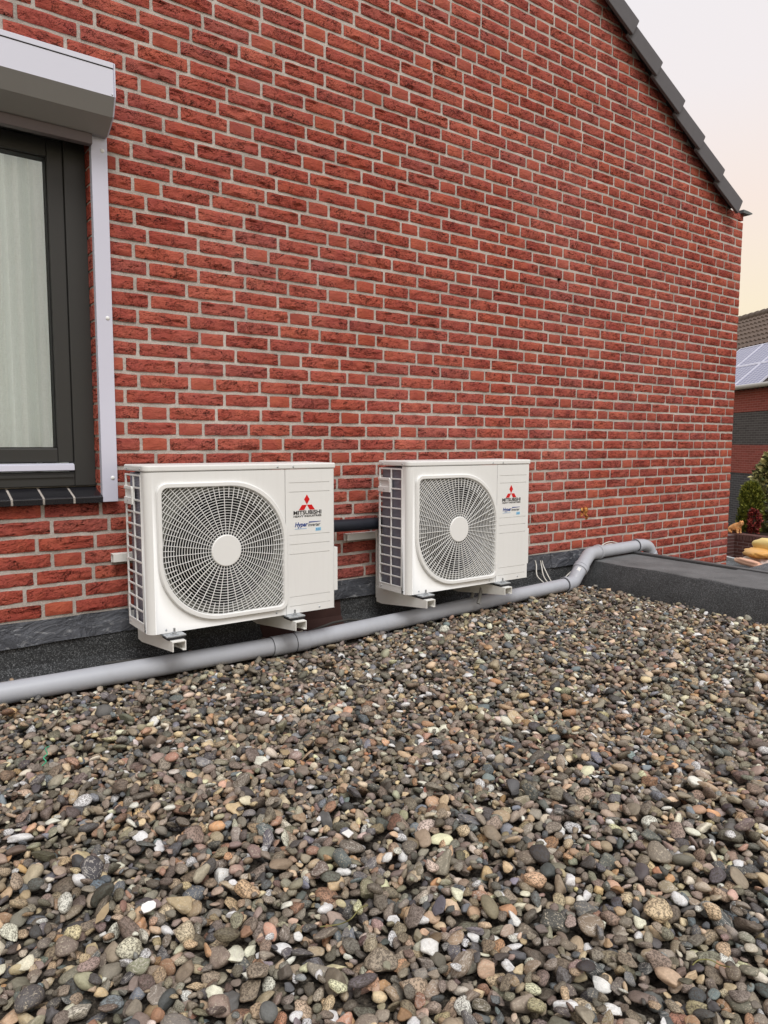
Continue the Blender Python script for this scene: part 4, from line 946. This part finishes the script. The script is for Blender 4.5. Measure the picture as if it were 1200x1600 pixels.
strand([(500,1448),(530,1444),(548,1436),(562,1420),(575,1414)], gm, 'dry grass blade on the gravel in the centre foreground', 'grass', 'grass_blade', .0011, .01)
strand([(1082,1508),(1092,1500),(1110,1500),(1126,1508),(1140,1511)], gm, 'curled dry stalk on the gravel in the right foreground', 'grass', 'grass_blade', .0011, .012)

# ------------------------------------------------------------------ background: house across the gardens
d1, d2 = 20.0, 18.55
E1_, E2_ = at(1148, 607, d1), at(1200, 600, d2); ez = (E1_[2]+E2_[2])/2
ed = E2_-E1_; ed[2] = 0; ed /= np.linalg.norm(ed); back = np.array([ed[1], -ed[0], 0])
if back@Fw < 0: back = -back
def HP(s, t, z): p = E1_+ed*s+back*t; return (p[0], p[1], z)
rise = 3.0; run = 3.6
# ridge height so that it meets the photograph
def roof_at(u, v, off=0.0):
    """point of the roof plane seen at a pixel"""
    nrm_ = np.cross(ed, np.array([back[0]*run, back[1]*run, rise])); o = np.array(HP(0, 0, ez+off)); d = ray(u, v); return CAM+d*((o-CAM)@nrm_)/(d@nrm_)
rp = roof_at(1175, 497); tl_ = (rp-E1_)@back; run, rise = tl_, tl_*rise/run
print('far roof run/rise', run, rise)
nh = thing('distant_house', tuple((E1_+ed*1.0)*[1,1,0]+np.array([0,0,-2.8])), 'distant house with red and dark banded brick wall and tiled roof', 'house')
bands = [(ez, lin(150,80,72), 'b0'), (.873+(693-645)/FPX*d1, lin(88,85,86), 'b1'), (.873+(693-695)/FPX*d1, lin(150,82,74), 'b2'), (.873+(693-738)/FPX*d1, lin(82,82,86), 'b3'), (-2.8, None, None)]
def far_brick(name, c):
    t = NT(name, .9, .1); p = t.pos(); sx_ = t.node('ShaderNodeSeparateXYZ'); t.inp(sx_.inputs[0], p); cb = t.node('ShaderNodeCombineXYZ')
    t.inp(cb.inputs[0], t.math('ADD', t.math('MULTIPLY', sx_.outputs[0], float(ed[0])), t.math('MULTIPLY', sx_.outputs[1], float(ed[1])))); t.inp(cb.inputs[1], sx_.outputs[2])
    b = t.node('ShaderNodeTexBrick'); t.inp(b.inputs['Vector'], cb.outputs[0]); b.inputs['Scale'].default_value = 1; b.inputs['Brick Width'].default_value = .22; b.inputs['Row Height'].default_value = .0625; b.inputs['Mortar Size'].default_value = .006
    b.inputs['Color1'].default_value = c; b.inputs['Color2'].default_value = tuple(q*.75 for q in c[:3])+(1,); b.inputs['Mortar'].default_value = tuple(min(1, q*.8+.09) for q in c[:3])+(1,)
    t.base(b.outputs['Color']); t.bump(b.outputs['Fac'], -.4, .01); return t.m
for i in range(4):
    z1, z0 = bands[i][0], bands[i+1][0]; off = .0 if i % 2 == 0 else .02
    mb = MB(); q = [HP(-6, off, 0), HP(9, off, 0), HP(9, 6, 0), HP(-6, 6, 0)]; mb.prism([(p[0], p[1]) for p in q], 'z', z0, z1); mb.build('wall_band', far_brick('far_brick_'+bands[i][2], bands[i][1]), nh)
mb = MB(); th_ = .09; q = [HP(-6,-.25,ez-.05),HP(9,-.25,ez-.05),HP(9,run,ez+rise),HP(-6,run,ez+rise),HP(9,2*run+.25,ez-.05),HP(-6,2*run+.25,ez-.05)]
mb.add(q, [(0,1,2,3),(3,2,4,5),(0,1,4,5)]); rf = mb.build('roof', plain('far_roof', lin(70,62,58), .8), nh)
# pantiles: one wavy stepped sheet
mb = MB(); tw, tg = .21, .30; nrow = int(math.hypot(run, rise)/tg)+1; ncol = int(14.0/tw); sub = 6; vs = []; fs = []; nr2 = nrow*2; ncv = ncol*sub+1
sh_, ch_ = rise/math.hypot(run, rise), run/math.hypot(run, rise)
for r_ in range(nrow):
    for e_ in (0, 1):
        s_ = (r_+e_)*tg-.25; lift = .05 if e_ == 0 else .012
        for i in range(ncv):
            wv = .5+.5*math.sin(2*PI*i/sub); h_ = lift+.055*wv
            p = HP(-5.9+i*tw/sub, s_*ch_-h_*sh_, ez+s_*sh_+h_*ch_); vs.append(p)
for r_ in range(nr2-1):
    for i in range(ncv-1): a = r_*ncv+i; fs.append((a, a+1, a+ncv+1, a+ncv))
mb.add(vs, fs, True); tl2 = mb.build('roof_tiles', plain('far_pantile', lin(102,88,79), .7, .3, var=.35, vs=6), nh); tl2['kind'] = 'stuff'
mb = MB()
for i in range(42):
    a = HP(-5.9+i*.34, run, ez+rise+.03); b = HP(-5.9+i*.34+.36, run, ez+rise+.05); mb.tube([a, b], [.13, .145], 10)
tag(mb.build('ridge_tiles', plain('far_ridge', lin(98,86,78), .75, var=.3, vs=4), rf), kind='stuff')
mb = MB(); a, b = HP(-6,-.3,ez-.03), HP(9,-.3,ez-.03); mb.tube([a, b], .06, 10); mb.build('gutter', plain('far_gutter', lin(170,168,164), .5), nh)
# solar panels on that roof
pvm = NT('solar_cells', .22, .5); _p = pvm.node('ShaderNodeAttribute', attribute_name='cell').outputs['Vector']; _s = pvm.node('ShaderNodeSeparateXYZ'); pvm.inp(_s.inputs[0], _p)
def _line(o_, n_): 
    f_ = pvm.math('FRACT', pvm.math('MULTIPLY', o_, n_)); return pvm.math('GREATER_THAN', pvm.math('ABSOLUTE', pvm.math('SUBTRACT', f_, .5)), .455)
pvm.base(pvm.mix(pvm.math('MAXIMUM', _line(_s.outputs[0], 6.0), _line(_s.outputs[1], 10.0)), lin(118,120,148), lin(196,198,214)))
def roof_st(u, v): p = roof_at(u, v, .16); return (p-E1_)@ed, ((p-E1_)@back)/ch_
s_c2b, t_bot = roof_st(1150, 603); s_c2t, t_top = roof_st(1200, 535); s_c3, _ = roof_st(1186, 602); _, t_mid = roof_st(1178, 568)
pw_ = abs(s_c3-s_c2b); print('panel width, slope rows', pw_, t_bot, t_mid, t_top)
def panel(s0, s1, t0, t1, lab):
    root = thing('solar_panel', tuple(HP((s0+s1)/2, t0*ch_, ez+t0*sh_)), lab, 'solar panel', 'solar panels on the distant roof')
    def Q(s, t, h): return HP(s, t*ch_-h*sh_, ez+t*sh_+h*ch_)
    def slab(s0, s1, t0, t1, h0, h1): return [Q(s0,t0,h0),Q(s1,t0,h0),Q(s1,t1,h0),Q(s0,t1,h0),Q(s0,t0,h1),Q(s1,t0,h1),Q(s1,t1,h1),Q(s0,t1,h1)]
    BF = [(0,3,2,1),(4,5,6,7),(0,1,5,4),(1,2,6,5),(2,3,7,6),(3,0,4,7)]
    mb = MB(); mb.add(slab(s0, s1, t0, t1, .13, .16), BF); mb.add(slab(s0, s0+.035, t0, t1, .16, .175), BF); mb.add(slab(s1-.035, s1, t0, t1, .16, .175), BF); mb.add(slab(s0+.035, s1-.035, t0, t0+.035, .16, .175), BF); mb.add(slab(s0+.035, s1-.035, t1-.035, t1, .16, .175), BF)
    mb.build('frame', M['alu_white'], root)
    me = bpy.data.meshes.new('cells'); me.from_pydata([Q(s0+.035,t0+.035,.166),Q(s1-.035,t0+.035,.166),Q(s1-.035,t1-.035,.166),Q(s0+.035,t1-.035,.166)], [], [(0,1,2,3)])
    me.attributes.new('cell', 'FLOAT_VECTOR', 'POINT').data.foreach_set('vector', [0,0,0,1,0,0,1,1,0,0,1,0]); link('cells', me, pvm.m, root)
sA = s_c3
nm = {(0,0):'solar panel at the lower right end of the array on the distant roof',(1,0):'solar panel in the lower row beside the brick corner on the distant roof',(0,1):'solar panel at the right of the upper row on the distant roof',(1,1):'solar panel in the upper row beside the brick corner on the distant roof'}
for c_ in range(2):
    for r_ in range(2):
        t0, t1 = (t_bot, t_mid) if r_ == 0 else (t_mid, t_top)
        panel(sA-(c_+1)*pw_+.01, sA-c_*pw_-.01, t0+.01, t1-.01, nm[(c_, r_)])
panel(sA+.01, sA+pw_-.01, t_mid+.01, t_top-.01, 'solar panel at the far right of the upper row, cut by the picture edge')
panel(sA-3*pw_+.01, sA-2*pw_-.01, t_mid+.01, t_top-.01, 'sliver of solar panel next to the brick corner in the upper row')

# ------------------------------------------------------------------ garden wall, shrubs, cat, bags
dw1 = 13.5; W1, W2 = at(1140, 833, dw1), at(1200, 840, dw1*140/147.0); wz = (W1[2]+W2[2])/2
we = W2-W1; we[2] = 0; we /= np.linalg.norm(we); wb = np.array([we[1], -we[0], 0]); wb = wb if wb@Fw > 0 else -wb
def WP(s, t, z): p = W1+we*s+wb*t; return (p[0], p[1], z)
gw = thing('garden_wall', WP(1, .1, -2.8), 'dark brown brick garden wall with upright bricks along its top', 'wall')
_ed = ed; ed = we
mb = MB(); q = [WP(-1.2,0,0), WP(3.5,0,0), WP(3.5,.22,0), WP(-1.2,.22,0)]; mb.prism([(p[0],p[1]) for p in q], 'z', -2.8, wz-.105); mb.build('wall_face', far_brick('dark_brown_brick', lin(98,66,62)), gw)
ed = _ed
bmt = plain('coping_brick', lin(96,70,66), .85, .15, var=.3, vs=9)
mb = MB(); q = [WP(-1.2,.012,0), WP(3.5,.012,0), WP(3.5,.21,0), WP(-1.2,.21,0)]; mb.prism([(p[0],p[1]) for p in q], 'z', wz-.105, wz-.008); cop = mb.build('coping', M['mortar'], gw)
for i in range(70):
    s = -1.1+i*.0625; zz = random.uniform(-.003, .003); mb = MB(); q = [WP(s,-.006,0), WP(s+.052,-.006,0), WP(s+.052,.224,0), WP(s,.224,0)]; mb.prism([(p[0],p[1]) for p in q], 'z', wz-.105+.002, wz+zz); mb.build('brick', bmt, cop)
mb = MB(); q = [WP(-.55,-.25,0), WP(.11,-.25,0), WP(.11,-.004,0), WP(-.55,-.004,0)]; mb.prism([(p[0],p[1]) for p in q], 'z', -2.8, wz-.02); ed = we; mb.build('pier', far_brick('dark_pier_brick', lin(84,58,56)), gw); ed = _ed
def leafmat(name, a, b, c):
    t = NT(name, .5, .35); oi = t.node('ShaderNodeAttribute', attribute_name='tint').outputs['Fac']; t.base(t.ramp(oi, (0, lin(*a)), (.5, lin(*b)), (1, lin(*c)))); t.b.inputs['Subsurface Weight'].default_value = 0; return t.m
def shrub(name, u, vb, vt, half_px, dep, mat, lab, nleaf, leaf, upright, seed, shape):
    r = np.random.default_rng(seed); b = at(u, vb, dep); top = at(u, vt, dep); hgt = top[2]-b[2]; rad = half_px/FPX*dep
    root = thing(name, tuple(b), lab, 'shrub'); vs, fs, tt = [], [], []
    for i in range(nleaf):
        t = r.random()**.85; prof_ = shape(t); ph = r.uniform(0, 2*PI); q = prof_*rad*(.55+.45*math.sqrt(r.random()))*(1+.14*math.sin(ph*3+t*9)+.08*math.sin(ph*7+t*23)); c = np.array([b[0]+q*math.cos(ph), b[1]+q*math.sin(ph), b[2]+hgt*t])
        outw = np.array([math.cos(ph), math.sin(ph), 0]); ax = outw*(1-upright)+np.array([0,0,upright])+r.normal(size=3)*.4; ax /= np.linalg.norm(ax); sd_ = np.cross(ax, r.normal(size=3)); sd_ /= np.linalg.norm(sd_); L = leaf*r.uniform(.6, 1.3); w = L*.32*(1 if upright < .6 else .6)
        fold = np.cross(ax, sd_)*w*.35; n = len(vs); vs += [c, c+ax*L*.5+sd_*w+fold, c+ax*L, c+ax*L*.5-sd_*w+fold]; fs += [(n, n+1, n+2), (n, n+2, n+3)]; tv = r.random(); tt += [tv]*4
    me = bpy.data.meshes.new('foliage'); me.from_pydata([tuple(p) for p in vs], [], fs); me.attributes.new('tint', 'FLOAT', 'POINT').data.foreach_set('value', tt); link('foliage', me, mat, root)
    mb = MB(); mb.tube([tuple(b-np.array([0,0,.25])), tuple(b+np.array([.01,0,hgt*.4])), tuple(b+np.array([-.01,.01,hgt*.8]))], [.03, .022, .006], 8); st = mb.build('trunk', plain('bark', lin(74,60,48), .9), root)
    for k in range(5):
        a = r.uniform(0, 6.28); z0 = hgt*r.uniform(.1, .5); p = b+np.array([0,0,z0]); q = p+np.array([math.cos(a)*rad*.6, math.sin(a)*rad*.6, hgt*.22]); mb = MB(); mb.tube([tuple(p), tuple(q)], [.012, .004], 6); mb.build('limb', plain('bark_limb', lin(80,64,50), .9) if k == 0 else bpy.data.materials['bark_limb'], st)
dome_ = lambda t: math.sqrt(max(0.02, 1-max(0, (t-.55)/.47)**2.2))*(.86+.14*min(1, t*4))
ball_ = lambda t: max(.15, math.sin(PI*min(1, max(0, .12+t*.86))))**.6
shrub('conifer_shrub', 1171, 832, 756, 15, 14.25, leafmat('thuja', (50,60,20), (98,106,36), (146,146,62)), 'dense rounded green conifer behind the garden wall', 7000, .075, .8, 1, dome_)
shrub('laurel_shrub', 1205, 838, 712, 30, 14.6, leafmat('laurel', (54,62,34), (120,120,74), (196,186,128)), 'tall pale yellow-green leafy shrub at the right picture edge', 2600, .12, .35, 2, ball_)
shrub('red_shrub', 1177, 834, 797, 8, 13.85, leafmat('red_leaf', (60,20,22), (112,36,36), (150,66,56)), 'small dark red leafed shrub in front of the conifer', 420, .07, .5, 3, ball_)
# earth strip the shrubs grow in
mb = MB(); q = [WP(-1.2,.225,0), WP(3.5,.225,0), WP(3.5,2.2,0), WP(-1.2,2.2,0)]; mb.prism([(p[0],p[1]) for p in q], 'z', -2.79, wz-.10); tag(mb.build('planting_bed', plain('dark_soil', lin(52,42,36), .95, .1, var=.4, vs=20)), kind='structure')

# ginger cat on the garden wall
def skin_mesh(verts, edges, radii, sub=2):
    me = bpy.data.meshes.new('cat'); me.from_pydata([tuple(v) for v in verts], edges, []); o = bpy.data.objects.new('tmp', me); COL.objects.link(o)
    o.modifiers.new('skin', 'SKIN'); 
    if not me.skin_vertices: me.attributes.new('skin', 'FLOAT', 'POINT') if False else None
    bm = bmesh.new(); bm.from_mesh(me); lay = bm.verts.layers.skin.verify()
    bm.verts.ensure_lookup_table()
    for i, v in enumerate(bm.verts): v[lay].radius = (radii[i], radii[i]); v[lay].use_root = (i == 0)
    bm.to_mesh(me); bm.free()
    ss = o.modifiers.new('sub', 'SUBSURF'); ss.levels = sub; ss.render_levels = sub
    dg = bpy.context.evaluated_depsgraph_get(); m2 = bpy.data.meshes.new_from_object(o.evaluated_get(dg)); bpy.data.objects.remove(o); return m2
cv = [(-.10,0,.10),(0,0,.125),(.085,0,.15),(.125,0,.185),(.155,0,.205),(.185,0,.198),   # pelvis, back, chest, neck, head, muzzle
      (-.085,.055,.07),(-.045,.065,.03),(.0,.06,.012), (-.085,-.055,.07),(-.045,-.065,.03),(.0,-.06,.012),
      (.09,.035,.08),(.098,.035,.02),(.122,.035,.010), (.09,-.035,.08),(.098,-.035,.02),(.122,-.035,.010),
      (-.17,.02,.06),(-.20,.07,.03),(-.16,.12,.018),
      (.145,.026,.238),(.142,.031,.256), (.145,-.026,.238),(.142,-.031,.256)]
ce = [(0,1),(1,2),(2,3),(3,4),(4,5),(0,6),(6,7),(7,8),(0,9),(9,10),(10,11),(2,12),(12,13),(13,14),(2,15),(15,16),(16,17),(0,18),(18,19),(19,20),(4,21),(21,22),(4,23),(23,24)]
cr_ = [.075,.072,.062,.042,.047,.024,.042,.028,.018,.042,.028,.018,.028,.018,.017,.028,.018,.017,.022,.018,.014,.018,.006,.018,.006]
cm = skin_mesh(cv, ce, cr_)
_t = NT('ginger_fur', .85, .15); _p = _t.node('ShaderNodeTexCoord').outputs['Object']; _w = _t.node('ShaderNodeTexWave', wave_type='BANDS', bands_direction='X'); _t.inp(_w.inputs['Vector'], _p); _w.inputs['Scale'].default_value = 12; _w.inputs['Distortion'].default_value = 3; _w.inputs['Detail'].default_value = 3
_t.base(_t.mix(_t.ramp(_t.noise(_p, 14, 3), (.35, 0), (.65, .6)), _t.ramp(_w.outputs['Fac'], (.3, lin(170,98,48)), (.6, lin(222,154,92))), lin(232,190,140))); _t.bump(_t.noise(_p, 160, 3), .5, .006)
cm.polygons.foreach_set('use_smooth', [True]*len(cm.polygons)); cat = link('cat', cm, _t.m)
cp0 = np.array(WP(.08, .11, wz)); cp0[:2] = at(1147, 830, dw1+.02)[:2]; s_ = ((cp0-W1)@we); cat.location = WP(s_, .11, wz-.004); cat.rotation_euler = (0, 0, math.atan2(we[1], we[0])-.15); cat.scale = (.98, .98, .98)
tag(cat, 'ginger tabby cat sitting on the dark garden wall beside the brick corner', 'cat')
for sgn in (-1, 1):
    mb = MB(); mb.dome((.192, sgn*.017, .214), .006, (1, sgn*.5, .2), 8); o = mb.build('eye', plain('cat_eye', lin(40,34,20), .2) if sgn < 0 else bpy.data.materials['cat_eye']); o.parent = cat
# bags stacked on the lower roof
def bag(u0_, u1_, v0_, v1_, dep, mat, lab, seed, sag=.25):
    r = np.random.default_rng(seed); c = at((u0_+u1_)/2, (v0_+v1_)/2, dep); w = (u1_-u0_)/FPX*dep/2; h_ = (v1_-v0_)/FPX*dep/2; v, f = cubesphere(8); q = v.copy()
    q = np.sign(q)*np.abs(q)**np.array([.6, .6, .8]); n_ = 1+.07*np.sin(v@(r.normal(size=3)*4)+1)+.05*np.sin(v@(r.normal(size=3)*8)); q = q*n_[:, None]; q[:, 2] -= sag*(q[:, 0]**2)*.5
    q = q*np.array([w, .22, h_]); a = math.atan2(RR[1], RR[0])+r.uniform(-.2, .2); ca, sa = math.cos(a), math.sin(a); q = np.stack([q[:, 0]*ca-q[:, 1]*sa, q[:, 0]*sa+q[:, 1]*ca, q[:, 2]], -1)
    me = bpy.data.meshes.new('sack'); me.from_pydata([tuple(p) for p in q], [], [tuple(x) for x in f]); me.polygons.foreach_set('use_smooth', [True]*len(me.polygons)); o = link('sack', me, mat); o.location = c; recenter(o); tag(o, lab, 'sack', 'sacks on the lower roof')
def bagm(n, c): return plain(n, c, .4, .4, var=.12, vs=10, bump=.9, bs=18)
bag(1188, 1232, 842, 863, 7.65, bagm('yellow_film', lin(232,204,128)), 'pale yellow plastic sack on top of the pile at the right edge', 1)
bag(1167, 1226, 857, 871, 7.6, bagm('orange_film', lin(222,166,88)), 'flat orange plastic sack in the middle of the pile', 2, .1)
bag(1172, 1222, 869, 886, 7.6, bagm('white_film', lin(226,208,200)), 'whitish plastic sack at the bottom of the pile', 3, .1)
bag(1163, 1175, 874, 884, 7.45, bagm('pink_film', lin(226,176,150)), 'small pinkish bundle beside the bottom sack', 4, .1)
print('done', len(bpy.data.objects))
